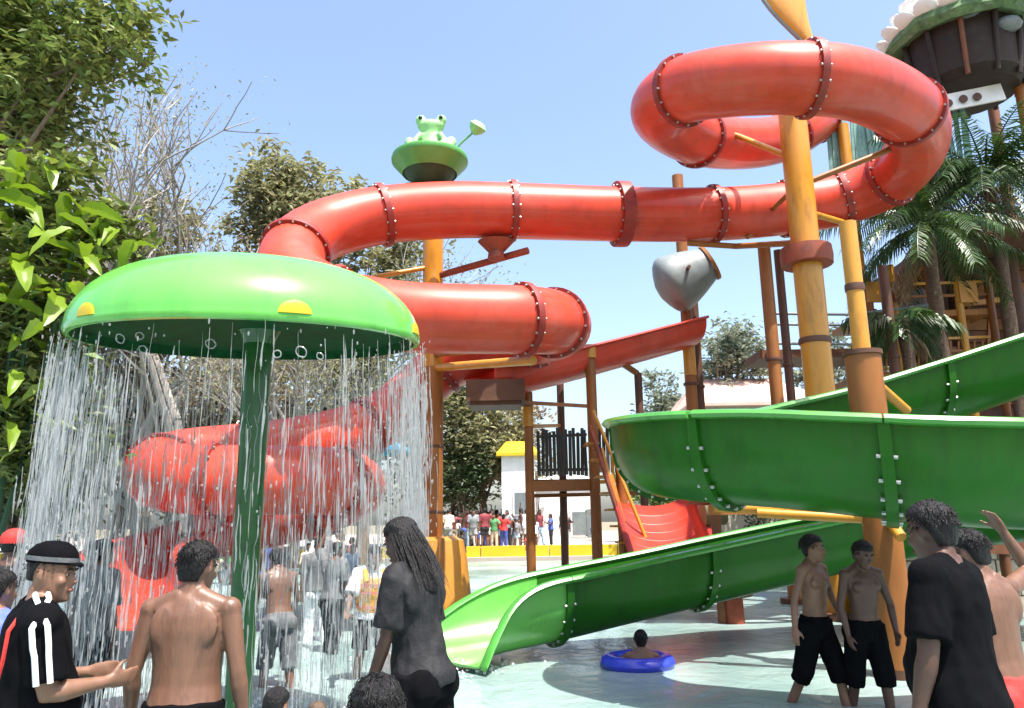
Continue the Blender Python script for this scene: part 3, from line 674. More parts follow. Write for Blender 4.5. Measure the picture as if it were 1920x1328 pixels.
def tree(name, label, base, top, r0, blobs, nleaf, size, lm, bm='bark', cat='tree', clump=.35, group=None, nmax=40, fill=.55, per=26):
    base = Vector(base); o = thing(name, label, cat, base, 0, group)
    bl = [(Vector(c) - base, r) for c, r in blobs]
    cr, tips = crown_mesh(bl, nleaf, size, clump, fill, per); cr.build('crown', M[lm], o, smooth=False)
    limbs_mesh((0, 0, 0), Vector(top) - base, r0, tips, nmax).build('trunk', M[bm], o)
    return o
def gnd(px, Y, z=-.5):
    p = at(px, 664, Y); return Vector((p.x, Y, z))
# overhanging broadleaf tree, upper left
tree('broadleaf_tree', 'overhanging dense green tree filling the upper left corner', gnd(-170, 10.5), at(-60, 230, 10.3), .28,
     [(at(60, 60, 10), (1.5, 1.3, .95)), (at(200, 70, 9.6), (.75, .8, .75)), (at(40, 190, 10), (.9, 1.1, .7)), (at(-120, 120, 10.5), (1.8, 1.8, 1.6)), (at(90, 235, 10.2), (.5, .5, .35)), (at(200, 140, 9.8), (.55, .5, .25)), (at(190, 250, 11), (.35, .4, .25))],
     17000, .17, 'leaf_mid', clump=.34)
# bare grey tree with twigs
def bare_tree(name, label, base, h, spread, seed, leafmat, nleaf):
    r = random.Random(seed); base = Vector(base); o = thing(name, label, 'tree', base); b = MB(); tips = []; low = []
    def grow(p, d, L, rad, lev):
        pts = [p]; q = p; dd = d.copy(); n = 4
        for i in range(n):
            dd = (dd + Vector((r.uniform(-.16, .16), r.uniform(-.16, .16), .06))).normalized(); q = q + dd * (L / n); pts.append(q)
        b.tube(pts, [rad * (1 - .45 * i / n) for i in range(n + 1)], 6 if lev < 2 else 3)
        if lev >= 5: tips.append(q); return
        if lev >= 3: low.append(q)
        for i in range(4 if lev in (1, 2) else 3):
            a = r.uniform(0, 6.28); sp = spread * r.uniform(.6, 1.2); x = dd.orthogonal().normalized(); y = dd.cross(x)
            nd = (dd + (x * math.cos(a) + y * math.sin(a)) * sp).normalized()
            grow(pts[r.choice([2, 3, 4])] if i else q, nd, L * r.uniform(.66, .88), rad * (.60 if lev < 2 else .68), lev + 1)
    grow(Vector((0, 0, 0)), Vector((0, 0, 1)), h * .30, h * .0125, 0)
    b.build('trunk', M['bark_grey'], o); lb = MB()
    pool = tips + low
    for t in r.sample(pool, min(nleaf // 6, len(pool))):
        for _ in range(14): leaf_mesh(lb, t + Vector((r.gauss(0, 1), r.gauss(0, 1), r.gauss(0, 1))) * .42, Vector((r.gauss(0, 1), r.gauss(0, 1), .8)), .14)
    lb.build('crown', M[leafmat], o, smooth=False)
    return o
bare_tree('bare_tree', 'tall nearly leafless grey twigged tree behind the green mushroom', gnd(380, 25), 18.5, .7, 3, 'leaf_olive', 2600)
bare_tree('bare_tree', 'thin dry grey tree left of the tallest bare tree', gnd(200, 28), 16.0, .65, 11, 'leaf_dry', 2600)
bare_tree('bare_tree', 'sparse dry tree with a few olive leaves near the frog bowl', gnd(600, 27), 13.0, .6, 21, 'leaf_olive', 3600)
bare_tree('bare_tree', 'pale leafless tree crown between the two grey trees', gnd(300, 31), 19.0, .72, 31, 'leaf_dry', 3000)
def far_tree(label, px, Y, ytop, w_px, h_px, lm, n=3600, size=.34, group='background trees', dens=.6):
    sl = math.hypot(Y, 6); k = sl / FPX; w, h = w_px * k / 2, h_px * k / 2
    c = at(px, ytop + h_px / 2, Y); bl = []
    bl.append((c, (w * .75, w * .7, h * .8)))
    for i in range(6):
        a = rnd.uniform(0, 6.28); bl.append((c + Vector((math.cos(a) * w * .62, math.sin(a) * w * .5, rnd.uniform(-.6, .55) * h)), (w * .42, w * .42, h * .4)))
    return tree('leafy_tree', label, gnd(px, Y, -.5), c + Vector((0, 0, h * .3)), max(.12, h * .06), bl, n, size, lm, cat='tree', clump=max(.4, w * .16), group=group, per=20)
far_tree('olive green tree behind the left end of the red tube', 570, 31, 262, 270, 300, 'leaf_olive', 6500, .36)
far_tree('low yellow green tree below the bare grey tree', 300, 30, 330, 380, 380, 'leaf_olive', 6000, .34)
far_tree('dry brownish tree seen through the water curtain', 250, 32, 560, 330, 420, 'leaf_dry', 4200, .4)
far_tree('rounded olive tree behind the column under the coil', 690, 33, 370, 300, 420, 'leaf_olive', 4600, .4)
far_tree('brown green hedge tree between column and climbing frame', 905, 42, 690, 190, 290, 'leaf_olive', 4600, .34)
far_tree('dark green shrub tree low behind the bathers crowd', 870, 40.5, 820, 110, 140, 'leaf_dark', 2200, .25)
far_tree('grey green tree right of the grey bucket', 1365, 40, 575, 170, 230, 'leaf_far', 3800, .36)
far_tree('small grey tree behind the straight red chute posts', 1240, 44, 668, 120, 190, 'leaf_far', 2600, .34)
far_tree('pale tree right of the thickest column', 1560, 42, 590, 150, 190, 'leaf_far', 2600, .34)
far_tree('leafy tree behind the palm trunk', 1680, 36, 590, 190, 220, 'leaf_mid', 3200, .34)
far_tree('dim tree at the far right behind the lookout', 1900, 33, 330, 320, 520, 'leaf_dark', 4200, .4)
far_tree('tall dry tree behind the mushroom pole', 470, 36, 560, 320, 420, 'leaf_dry', 4200, .42)
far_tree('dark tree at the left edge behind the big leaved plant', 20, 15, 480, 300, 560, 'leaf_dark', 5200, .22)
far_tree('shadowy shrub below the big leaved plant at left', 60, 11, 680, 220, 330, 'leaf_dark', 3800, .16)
far_tree('broad olive hedge tree left of the blue parasol', 610, 41, 600, 330, 350, 'leaf_olive', 6500, .42)
far_tree('dense green hedge tree far left behind the curtain', 130, 33, 590, 300, 380, 'leaf_mid', 6000, .36)
far_tree('wide brownish hedge tree beyond the mushroom pole', 380, 40, 640, 360, 330, 'leaf_dry', 6500, .42)
far_tree('olive hedge tree behind the blue parasol', 790, 43, 650, 300, 320, 'leaf_olive', 6500, .42)
far_tree('hedge tree with brown leaves left of the yellow kiosk roof', 960, 46, 720, 170, 230, 'leaf_dry', 3600, .36)
far_tree('low bush beside the white kiosk', 850, 44, 800, 160, 190, 'leaf_mid', 4200, .3)
for lb_, px_, w_ in (('rounded low bush on the far deck left of the mushroom pole', 330, 230), ('low dark bush on the far deck at the left curtain edge', 120, 220), ('low bush on the far deck between pole and blue parasol', 560, 240)):
    far_tree(lb_, px_, 38, 800, w_, 180, 'leaf_mid' if w_ > 200 else 'leaf_dark', 3600, .3)
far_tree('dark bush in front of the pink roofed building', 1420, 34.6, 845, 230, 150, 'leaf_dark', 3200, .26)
far_tree('dark bush behind the red scoop slide', 1230, 34.8, 850, 150, 150, 'leaf_mid', 2600, .26)
# big-leaved plant, each leaf a part
bl_ = thing('big_leaf_plant', 'sunlit bright green plant with big broad leaves at the left edge', 'plant', gnd(-60, 7.6)); B0 = Vector(bl_.location)
def big_leaf():
    b = MB(); n = 7; rows = []
    for i in range(n + 1):
        u = i / n; w = .21 * math.sin(math.pi * min(1, u * .92 + .06)) ** .7 * (1 - .35 * u) * (1 + .14 * math.sin(u * 17)); z = .16 * u - .50 * u * u + .02 * math.sin(u * 15)
        rows.append([(-w, u, z + w * .28), (-w * .5, u, z + w * .10), (0, u, z - .015), (w * .5, u, z + w * .10), (w, u, z + w * .28)])
    vs = [p for r_ in rows for p in r_]; fs = [(i * 5 + k, i * 5 + k + 1, (i + 1) * 5 + k + 1, (i + 1) * 5 + k) for i in range(n) for k in range(4)]
    b.add(vs, fs); return b
lm0 = None; stems = [(-40, 290), (40, 330), (120, 420), (20, 470), (200, 470), (-30, 560), (90, 580), (150, 520), (60, 400), (-60, 400)]
spots_ = [(20, 275, .5), (60, 285, .42), (95, 310, .4), (30, 330, .5), (110, 360, .42), (60, 385, .45), (15, 400, .5), (150, 400, .4), (130, 430, .4), (190, 420, .36), (230, 440, .36), (85, 450, .4), (170, 470, .36), (30, 480, .45), (215, 480, .34), (245, 465, .3),
          (60, 520, .45), (100, 545, .45), (20, 560, .45), (140, 560, .36), (75, 590, .4), (20, 620, .36), (120, 500, .36), (-20, 300, .5), (-20, 440, .5), (5, 350, .45), (100, 410, .4), (-30, 540, .45), (60, 640, .3), (30, 700, .3), (80, 720, .26), (60, 770, .28), (25, 790, .3), (95, 800, .24), (40, 850, .24), (10, 740, .3)]
for i, (px, py, s_) in enumerate(spots_):
    for j in range(2 if py < 600 else 1):
        p = at(px + rnd.uniform(-14, 14), py + rnd.uniform(-14, 14), 7.2 + rnd.uniform(-.35, .5))
        if lm0 is None: lm0 = big_leaf().build('leaf', M['leaf_bright'], bl_); o = lm0
        else: o = lm0.copy(); COL.objects.link(o)
        o.location = p - B0; sc_ = s_ * rnd.uniform(.85, 1.2); o.scale = (sc_, sc_, sc_)
        o.rotation_euler = (R(rnd.uniform(-40, 25)), R(rnd.uniform(-35, 35)), rnd.uniform(0, 6.28))
for i, (px, py) in enumerate(stems):
    t = at(px, py, 7.5) - B0; b = MB(); t.y += .25; b.tube([(rnd.uniform(-.2, .2), rnd.uniform(.2, .5), 0), t * .5 + Vector((rnd.uniform(-.15, .15), .35, 0)), t], [.04, .03, .012], 7); b.build('stem', M['dark_green'], bl_)
cr, tp = crown_mesh([(at(50, 460, 8.0) - B0, (1.1, .5, 1.2)), (at(30, 760, 8.2) - B0, (.85, .6, 1.2)), (at(175, 455, 8.0) - B0, (.5, .4, .35))], 7500, .17, .22); cr.build('small_leaves', M['leaf_mid'], bl_, smooth=False, kind='stuff')

# unseen trees added behind the viewer to darken undersides and reflections
tb_ = [(Vector((x, y, h * .55)), (4.2, 3.2, h * .5)) for x, y, h in ((-17, -4, 10), (-11, -13, 11), (-3.5, -16, 12), (4.5, -15, 11), (12, -12, 11), (18, -3, 10), (20, 7, 9))]
cr, tp = crown_mesh(tb_, 9000, .55, 1.0, .5, 20); tag(cr.build('added_tree_belt', M['leaf_dark'], smooth=False), 'dark belt of unseen trees added behind the viewer', 'trees', kind='stuff')
# ------------------------------------------------------------------ palms
def frond(L, az, el, droop, mt, parent, name='frond', nl=34, ll=.55):
    b = MB(); pts = []; d = Vector((math.cos(az) * math.cos(el), math.sin(az) * math.cos(el), math.sin(el))); p = Vector((0, 0, 0)); n = 12
    for i in range(n + 1):
        pts.append(p.copy()); d = (d + Vector((0, 0, -droop / n))).normalized(); p = p + d * (L / n)
    b.tube(pts, [.028 * (1 - .85 * i / n) for i in range(n + 1)], 5)
    for k in range(nl):
        u = .14 + .86 * k / nl; f = u * n; i = min(int(f), n - 1); q = pts[i].lerp(pts[i + 1], f - i); t = (pts[i + 1] - pts[i]).normalized()
        sd_ = t.cross(Vector((0, 0, 1))); sd_ = sd_.normalized() if sd_.length > .05 else Vector((1, 0, 0))
        for s_ in (-1, 1):
            l_ = ll * (1 - .55 * abs(u - .45)) * rnd.uniform(.8, 1.15); dr = (sd_ * s_ * .75 + t * .55 + Vector((0, 0, -.25 + rnd.uniform(-.2, .2)))).normalized()
            m1 = q + dr * l_ * .5; m2 = q + dr * l_ * .85 + Vector((0, 0, -l_ * .42)); wv = t * .022
            kk = len(b.v); b.v.extend([tuple(q - wv * .6), tuple(q + wv * .6), tuple(m1 + wv), tuple(m1 - wv), tuple(m2)])
            b.face([kk, kk + 1, kk + 2, kk + 3]); b.face([kk + 3, kk + 2, kk + 4])
    return b.build(name, M[mt], parent, smooth=False)
def palm(label, px, py, Y, base_px, nf, L, seed, dead=4):
    c = at(px, py, Y); base = Vector((at(base_px, 664, Y).x, Y + .2, -.3)); o = thing('palm_tree', label, 'palm tree', base, 0, 'palms by the lookout'); t = c - base
    b = MB(); n = 14; b.tube([Vector((0, 0, 0)).lerp(t, i / n) + Vector((.12 * math.sin(i / n * 3), 0, 0)) for i in range(n + 1)], [(.17 if i % 2 else .145) * (1.1 - .3 * i / n) for i in range(n + 1)], 10); b.build('trunk', M['palm_bark'], o)
    rr = random.Random(seed)
    for i in range(nf):
        f = frond(L * rr.uniform(.8, 1.1), i * 2.4 + rr.uniform(-.3, .3), R(rr.choice([55, 40, 28, 12, 0])), rr.uniform(1.0, 1.9), 'palm_leaf', o); f.location = t
    for i in range(dead):
        f = frond(L * .7, rr.uniform(0, 6.28), R(-35), 1.0, 'palm_dead', o, 'dead_frond', 22, .4); f.location = t - Vector((0, 0, .15))
    return o
palm('tall palm with dark drooping fronds in front of the right tower', 1850, 335, 17.0, 1890, 44, 2.9, 5)
palm('lower palm with fronds arching left beside the red loop', 1735, 425, 16.4, 1748, 26, 2.5, 9, 3)
palm('small young palm low by the lookout pillar', 1690, 600, 15.5, 1700, 10, 1.1, 13, 1)

# ------------------------------------------------------------------ tower, right
TY = 18.0
tw = thing('slide_tower', 'tall launch tower with round thatched cabin and white tiled roof', 'tower', (at(1800, 664, TY).x, TY, -.5)); W0 = Vector(tw.location)
def wp(px, py, Y=TY): return at(px, py, Y) - W0
for px, yt, Y in ((1900, 84, 17.2), (1700, 190, 18.8), (1860, 190, 19.8), (1580, 235, 18.4)):
    t = wp(px, yt, Y); b = MB(); b.tube([(t.x, t.y, 0), t], .14, 12); b.build('post', M['timber_orange' if px > 1890 else 'yellow_paint' if px < 1600 else 'timber'], tw)
cx, cy = wp(1806, 120, 17.6).x, wp(1806, 120, 17.6).y; zl, zh = wp(1806, 182, 17.6).z, wp(1806, 82, 17.6).z
b = MB(); b.lathe([(.05, zl), (1.1, zl), (1.28, zl + .2), (1.35, zh), (.05, zh)], (cx, cy, 0), 24); b.build('cabin', M['cabin_dark'], tw)
for i in range(12):
    a = 2 * math.pi * i / 12; b = MB(); b.tube([(cx + 1.22 * math.cos(a), cy + 1.22 * math.sin(a), zl), (cx + 1.45 * math.cos(a), cy + 1.45 * math.sin(a), zh)], .06, 7); b.build('cabin_rib', M['cabin_dark' if i % 4 else 'timber'], tw)
b = MB(); n_ = 40; rg = []
for rr_, zz in ((1.2, -.02), (1.62, -.16), (1.78, -.02), (1.72, .16), (1.2, .42)):
    rg.append((Vector((cx, cy, zh + zz)), Vector((1, 0, 0)), Vector((0, 1, 0)), rr_, rr_))
b.rings(rg, n_); 
b.v = [tuple(Vector(v) + Vector((noise.noise(Vector(v) * 2), noise.noise(Vector(v) * 2 + Vector((9, 9, 9))), noise.noise(Vector(v) * 2.5))) * .10) for v in b.v]
ev = b.build('eave', M['moss'], tw)
t0_ = None
for row in range(4):
    rr_ = 1.66 - row * .27; n_ = max(6, int(2 * math.pi * rr_ / .5))
    for i in range(n_):
        a = 2 * math.pi * (i + .5 * (row % 2)) / n_
        if t0_ is None:
            b = MB(); b.ball((0, 0, 0), (.33, .27, .10), 10, 6); t0_ = b.build('roof_tile', M['roof_white'], tw); o = t0_
        else: o = t0_.copy(); COL.objects.link(o)
        o.location = (cx + rr_ * math.cos(a), cy + rr_ * math.sin(a), zh + .26 + row * .36); o.rotation_euler = (R(rnd.uniform(-6, 6)), R(-28), a); s_ = rnd.uniform(.92, 1.08); o.scale = (s_, s_, s_)
b = MB(); b.lathe([(1.3, zh + .2), (.05, zh + 1.1)], (cx, cy, 0), 20, cap=True); b.build('roof_core', M['bucket_grey'], tw)
for px, py in ((1812, 22), (1888, 48)):
    q = wp(px, py, 16.4); b = MB(); b.ball(q, (.34, .3, .2), 12, 6); b.build('roof_vent', M['bucket_grey'], tw)
b = MB(); f0, f1 = wp(1762, 196, 17.0), wp(1880, 172, 17.0); b.beam(f0, f1, .06, .42); b.build('white_fascia', M['white_paint'], tw, smooth=False)
for px, py in ((1778, 194), (1806, 186), (1832, 182)):
    q = wp(px, py, 16.93); b = MB(); b.tube([q, q + Vector((0, -.03, 0))], .10, 14); b.build('porthole', M['dark_brown'], tw)
p0, p1 = wp(1556, 330, 18.6), wp(1830, 330, 17.6); zt0, zt1 = wp(1556, 205, 18.6).z, wp(1830, 205, 17.6).z
for i in range(30):
    u = (i + .5) / 30; q = p0.lerp(p1, u); zt_ = zt0 + (zt1 - zt0) * u; b = MB(); h = zt_ - q.z + rnd.uniform(-.05, .05); b.box((0, 0, h / 2), (.115, .03, h)); o = b.build('slat', M['teal_slat'], tw, smooth=False)
    o.location = (q.x, q.y + rnd.uniform(-.02, .02), q.z); o.rotation_euler = (R(rnd.uniform(-4, 4)), R(rnd.uniform(-1, 1)), R(rnd.uniform(-12, 12)))
b = MB(); b.box((p0 + p1) / 2 + Vector((0, 1.0, -.15)), (3.6, 2.4, .25)); b.build('deck', M['timber'], tw, smooth=False)
# timber lookout below the palms
lk = thing('timber_lookout', 'shaded brown timber lookout house behind the palms at right', 'lookout', (at(1830, 664, 18.6).x, 18.6, -.3)); K0 = Vector(lk.location)
def kp(px, py, Y=18.6): return at(px, py, Y) - K0
x0, x1 = kp(1765, 600).x, kp(2060, 600).x; zt_, zb_ = kp(1850, 486).z, kp(1850, 760).z
n_ = 12
for i in range(n_):
    b = MB(); h = (zt_ - zb_) / n_; b.box(((x0 + x1) / 2, rnd.uniform(.0, .025), zb_ + h * (i + .5)), (x1 - x0, .06, h - .025)); b.build('plank', M['timber' if i % 3 else 'timber_orange'], lk, smooth=False)
b = MB(); b.box(((x0 + x1) / 2, 1.6, (zt_) / 2), (x1 - x0 - .2, 3, zt_)); b.build('core', M['dark_brown'], lk, smooth=False)
for px, r_ in ((1740, .22), (1770, .12), (1885, .2)):
    t = kp(px, 455, 18.2); b = MB(); b.tube([(t.x, t.y, 0), t], r_, 12); b.build('pillar', M['timber' if px != 1885 else 'dark_brown'], lk)
b = MB(); b.beam(kp(1790, 574, 18.05), kp(1876, 562, 18.05), .09, .12); b.build('rail', M['orange_paint'], lk, smooth=False)
b = MB(); b.beam(kp(1662, 535, 18.3), kp(1735, 522, 18.2), .08, .45); b.build('side_board', M['timber_orange'], lk, smooth=False)
b = MB(); b.box(((x0 + x1) / 2, .3, zt_ + .12), (x1 - x0 + .8, 4.4, .2)); b.build('roof', M['dark_brown'], lk, smooth=False)
for px, py, py2 in ((1810, 690, 560), (1850, 690, 580), (1722, 700, 640)):
    b = MB(); b.beam(kp(px, py, 18.05), kp(px + 6, py2, 18.05), .07); b.build('brace', M['timber_orange'], lk, smooth=False)
# orange play platform between palms and lookout
pp = thing('play_platform', 'busy orange post platform with rails left of the lookout house', 'platform', (at(1700, 664, 17.6).x, 17.6, -.3)); Q0 = Vector(pp.location)
def qp(px, py, Y=17.6): return at(px, py, Y) - Q0
for px, yt, mt in ((1625, 520, 'brown_paint'), (1668, 498, 'yellow_paint'), (1735, 492, 'brown_paint'), (1792, 520, 'yellow_paint'), (1850, 520, 'brown_paint')):
    t = qp(px, yt); b = MB(); b.tube([(t.x, t.y, 0), t], .085, 10); b.build('post', M[mt], pp)
for py, d_ in ((704, .9), (592, .9)):
    a_, c_ = qp(1618, py), qp(1860, py - 8); b = MB(); b.beam(a_ + Vector((0, d_, 0)), c_ + Vector((0, d_, 0)), 1.8, .14); b.build('deck', M['timber_orange'], pp, smooth=False)
for py in (640, 664, 536, 560):
    b = MB(); b.beam(qp(1622, py), qp(1856, py - 8), .06); b.build('rail', M['yellow_paint' if py in (640, 536) else 'brown_paint'], pp, smooth=False)
for i in range(15):
    px = 1632 + i * 15
    b = MB(); b.beam(qp(px, 700), qp(px, 640), .035); b.build('baluster', M['timber_orange'], pp, smooth=False)
for px in (1640, 1690, 1815):
    b = MB(); b.box(qp(px, 548, 17.5), (.42, .05, .5)); b.build('panel', M['orange_paint' if px != 1690 else 'timber'], pp, smooth=False)
b = MB(); b.beam(qp(1735, 492), qp(1668, 592), .06); b.build('brace', M['brown_paint'], pp, smooth=False)
# thin rails between the columns
rl = thing('walkway_rail', 'thin grey walkway rails crossing between columns right of center', 'railing', (at(1600, 664, 17.5).x, 17.5, -.3)); R0 = Vector(rl.location)
for py in (584, 604, 640):
    b = MB(); b.tube([at(1440, py + 4, 17.5) - R0, at(1600, py + 6, 17.3) - R0, at(1740, py - 12, 17) - R0], .035, 8); b.build('rail', M['bucket_grey'], rl)
for px in (1445, 1545, 1640, 1735):
    t = at(px, 580, 17.3) - R0; b = MB(); b.tube([(t.x, t.y, 0), t], .045, 8); b.build('post', M['dark_brown'], rl)
wk = MB(); wk.box((at(1600, 700, 18).x, 18.2, at(1600, 668, 18).z), (4.6, 1.2, .2)); tag(wk.build('walkway_deck', M['timber'], smooth=False), 'brown timber walkway deck behind the thick column', 'walkway', kind='thing')
# ------------------------------------------------------------------ far buildings, parasols
def house(label, px0, px1, py_e, Y, depth, wall, roof, roof_h, over=.3, win=()):
    a, c = at(px0, py_e, Y), at(px1, py_e, Y); w = c.x - a.x; h = a.z + .5; o = thing('pool_building', label, 'building', ((a.x + c.x) / 2, Y, -.5), 0)
    b = MB(); b.box((0, depth / 2, h / 2), (w, depth, h)); b.build('wall', M[wall], o, smooth=False)
    b = MB(); W, D = w / 2 + over, depth / 2 + over
    b.add([(-W, -over, h), (W, -over, h), (W, depth + over, h), (-W, depth + over, h), (-W * .55, depth / 2, h + roof_h), (W * .55, depth / 2, h + roof_h), (-W, -over, h - .15), (W, -over, h - .15), (W, depth + over, h - .15), (-W, depth + over, h - .15)],
          [(0, 1, 5, 4), (1, 2, 5), (2, 3, 4, 5), (3, 0, 4), (6, 7, 1, 0), (7, 8, 2, 1), (8, 9, 3, 2), (9, 6, 0, 3), (9, 8, 7, 6)]); b.build('roof', M[roof], o, smooth=False)
    for fx, fz, ww_, hh in win:
        b = MB(); b.box((fx * w, -.02, fz * h), (ww_, .06, hh)); f = b.build('window', M['white_paint'], o, smooth=False)
        b = MB(); b.box((fx * w, -.055, fz * h), (ww_ - .16, .02, hh - .16)); b.build('pane', M['bucket_grey'], f, smooth=False)
    return o
house('low building with pale pink roof behind the columns', 1310, 1540, 758, 36, 8, 'deck_pale', 'pink_roof', 1.9, .5, [(-.3, .5, 1.2, 1.2), (0, .5, 1.2, 1.2), (.3, .5, 1.2, 1.2)])
house('small white kiosk with yellow roof behind the bathers crowd', 940, 1002, 850, 39.2, 2.4, 'white_paint', 'yellow_kerb', .7, .25, [(.1, .55, .9, 1.2)])
house('bright white wall building behind the climbing frame', 1004, 1118, 905, 47, 6, 'white_paint', 'white_paint', .6, .2, [(.2, .45, 1, 1.5), (.38, .45, .6, 1.8)])
def parasol(name, label, px, py, Y, rad, mt):
    t = at(px, py, Y); o = thing(name, label, 'parasol', (t.x, t.y, .4)); h = t.z - .4; n = 8
    b = MB(); b.tube([(0, 0, 0), (0, 0, h + .1)], .04, 8); b.build('pole', M['white_paint'], o)
    for i in range(n):
        a0, a1 = 2 * math.pi * i / n, 2 * math.pi * (i + 1) / n; b = MB(); am = (a0 + a1) / 2
        p0_, p1_ = Vector((math.cos(a0), math.sin(a0), 0)) * rad, Vector((math.cos(a1), math.sin(a1), 0)) * rad; T = Vector((0, 0, h + .1)); H = Vector((0, 0, h - rad * .34))
        ms = (p0_ + p1_) / 2 * .98 + H + Vector((0, 0, .04))
        b.add([T, p0_ + H, ms, p1_ + H, (p0_ * .5 + H.lerp(T, .62)), (p1_ * .5 + H.lerp(T, .62))], [(0, 4, 5), (4, 1, 2), (4, 2, 5), (5, 2, 3)]); pn = b.build('canopy_panel', M[mt], o); s_ = pn.modifiers.new('s', 'SOLIDIFY'); s_.thickness = .01
    return o
parasol('pool_parasol', 'bright blue parasol seen through the right edge of the water curtain', 715, 826, 36.5, 1.75, 'sky_blue_fabric')

# ------------------------------------------------------------------ falling water of the mushroom
wc = thing('water_curtain', 'ragged curtain of water threads falling round the green mushroom', 'water', (at(474, 634, DY).x, DY, 0), kind='stuff'); 
tiltm = Euler((R(6.0), R(.6), 0)).to_matrix(); ZR = dz - .2
def rim_pt(a, r=DR * .975): 
    return tiltm @ Vector((math.cos(a) * r, math.sin(a) * r, -.05)) + Vector((0, 0, ZR))
def push(a):
    """how far the water is thrown outward at this side: most on the left"""
    left = max(0, -math.cos(a)); return .06 + .03 * left
def dens(a):
    left = max(0, -math.cos(a)); right = max(0, math.cos(a)); far = max(0, math.sin(a)); near = max(0, -math.sin(a))
    return min(1, .24 + .95 * left ** 1.3 + .55 * right ** 3 + .25 * far - .10 * near)
def fall(a, u, ph=0.0):
    q = rim_pt(a); h = q.z * u; e = math.sqrt(max(u, 0)) * push(a); return Vector((q.x + math.cos(a) * e, q.y + math.sin(a) * e, q.z - h))
b = MB(); na, nh = 120, 26; dn = []
for j in range(nh + 1):
    u = (j / nh) ** 1.2
    for i in range(na):
        a = 2 * math.pi * i / na; p = fall(a, u); w = .04 * u * (noise.noise(Vector((math.cos(a) * 5, math.sin(a) * 5, u * 2)))); p += Vector((math.cos(a), math.sin(a), 0)) * w
        b.v.append(tuple(p)); dn.append(dens(a) * (.55 + .6 * u) * (1 if j else .4))
for j in range(nh):
    for i in range(na): b.face([j * na + i, j * na + (i + 1) % na, (j + 1) * na + (i + 1) % na, (j + 1) * na + i])
film = b.build('film', M['water_film'], wc); at_ = film.data.attributes.new('density', 'FLOAT', 'POINT'); at_.data.foreach_set('value', dn)
fm = M['water_film'].node_tree; an = fm.nodes.new('ShaderNodeAttribute'); an.attribute_name = 'density'
for nd in list(fm.nodes):
    if nd.type == 'MIX_SHADER' and nd.inputs[0].is_linked:
        src = nd.inputs[0].links[0].from_socket; mu_ = fm.nodes.new('ShaderNodeMath'); mu_.operation = 'MULTIPLY'; fm.links.new(src, mu_.inputs[0]); fm.links.new(an.outputs['Fac'], mu_.inputs[1]); fm.links.new(mu_.outputs[0], nd.inputs[0])
b = MB(); cnt = 0
while cnt < 8200:
    a = rnd.uniform(0, 2 * math.pi)
    if rnd.random() > dens(a): continue
    cnt += 1; u0 = rnd.random() ** .8; ln = rnd.uniform(.03, .14) * (1.2 - .4 * u0); pts = []; rr = []; n = 6; ph = rnd.uniform(0, 20); off = rnd.gauss(0, .05)
    r_ = rnd.uniform(.0018, .0055)
    for k in range(n + 1):
        u = min(1, u0 + ln * k / n); p = fall(a, u); 
        p += Vector((math.cos(a), math.sin(a), 0)) * off + Vector((-math.sin(a), math.cos(a), 0)) * (.013 * noise.noise((ph, u * 17, 0))) + Vector((math.cos(a), math.sin(a), 0)) * (.012 * noise.noise((ph, u * 12, 9)))
        pts.append(p); rr.append(r_ * (math.sin(math.pi * (k + .5) / (n + 1)) ** .5) * rnd.choice((.45, .7, 1.0, 1.7)))
    b.tube(pts, rr, 4)
b.build('threads', M['water_thread'], wc)
b = MB()
for i in range(4200):
    a = rnd.uniform(0, 2 * math.pi)
    if rnd.random() > dens(a) + .12: continue
    p = fall(a, rnd.random()) + Vector((rnd.gauss(0, .07), rnd.gauss(0, .07), 0)); s_ = rnd.uniform(.003, .008); b.ball(p, (s_, s_, s_ * rnd.uniform(1, 3)), 5, 3)
b.build('drops', M['water_thread'], wc)
# water rings and nets breaking from the lip and running down the pole
b = MB()
for px, py, s_ in ((225, 635, .042), (262, 630, .035), (268, 655, .034), (395, 645, .045), (520, 664, .04), (565, 660, .05), (600, 668, .03)):
    c = at(px, py, 4.95) - Vector(wc.location); ax = Vector((rnd.uniform(-.3, .3), 1, rnd.uniform(-.2, .2))).normalized(); x = ax.orthogonal().normalized(); y = ax.cross(x); n = 14; q = [c + x * (math.cos(2 * math.pi * k / n) * s_) + Vector((0, 0, 1)) * 0 + y * (math.sin(2 * math.pi * k / n) * s_ * 1.25) * (1 + .35 * noise.noise((px, math.cos(6.283 * k / n) * .9, math.sin(6.283 * k / n) * .9))) for k in range(n + 1)]; s_ *= .6; q = [c + (v_ - c) * .62 for v_ in q]
    b.tube(q, .0045, 5, cap=False)
px0 = Vector((U0.x - wc.location.x, U0.y - wc.location.y, 0))
for i in range(16):
    z0 = rnd.uniform(1.2, 3.0); a0 = rnd.uniform(math.pi, 2 * math.pi); pts = []
    for k in range(9):
        a = a0 + .35 * noise.noise((i * 3.1, k * .3, 2)); z = z0 - k * .05; r_ = .125 + .02 * noise.noise((i, k, 5)); pts.append(px0 + Vector((math.cos(a) * r_, math.sin(a) * r_, z)))
    b.tube(pts, rnd.uniform(.002, .005), 5)
b.build('lip_rings', M['water_thread'], wc)
# foam patches where the water lands
b = MB()
for i in range(900):
    a = rnd.uniform(0, 2 * math.pi)
    if rnd.random() > dens(a) + .1: continue
    p = fall(a, 1.0); p = Vector((p.x + rnd.gauss(0, .14), p.y + rnd.gauss(0, .14), rnd.uniform(.0, .05))); s_ = rnd.uniform(.006, .022); b.ball(p, (s_, s_, s_ * rnd.uniform(.6, 2.2)), 6, 4)
b.build('splash', M['foam'], wc)

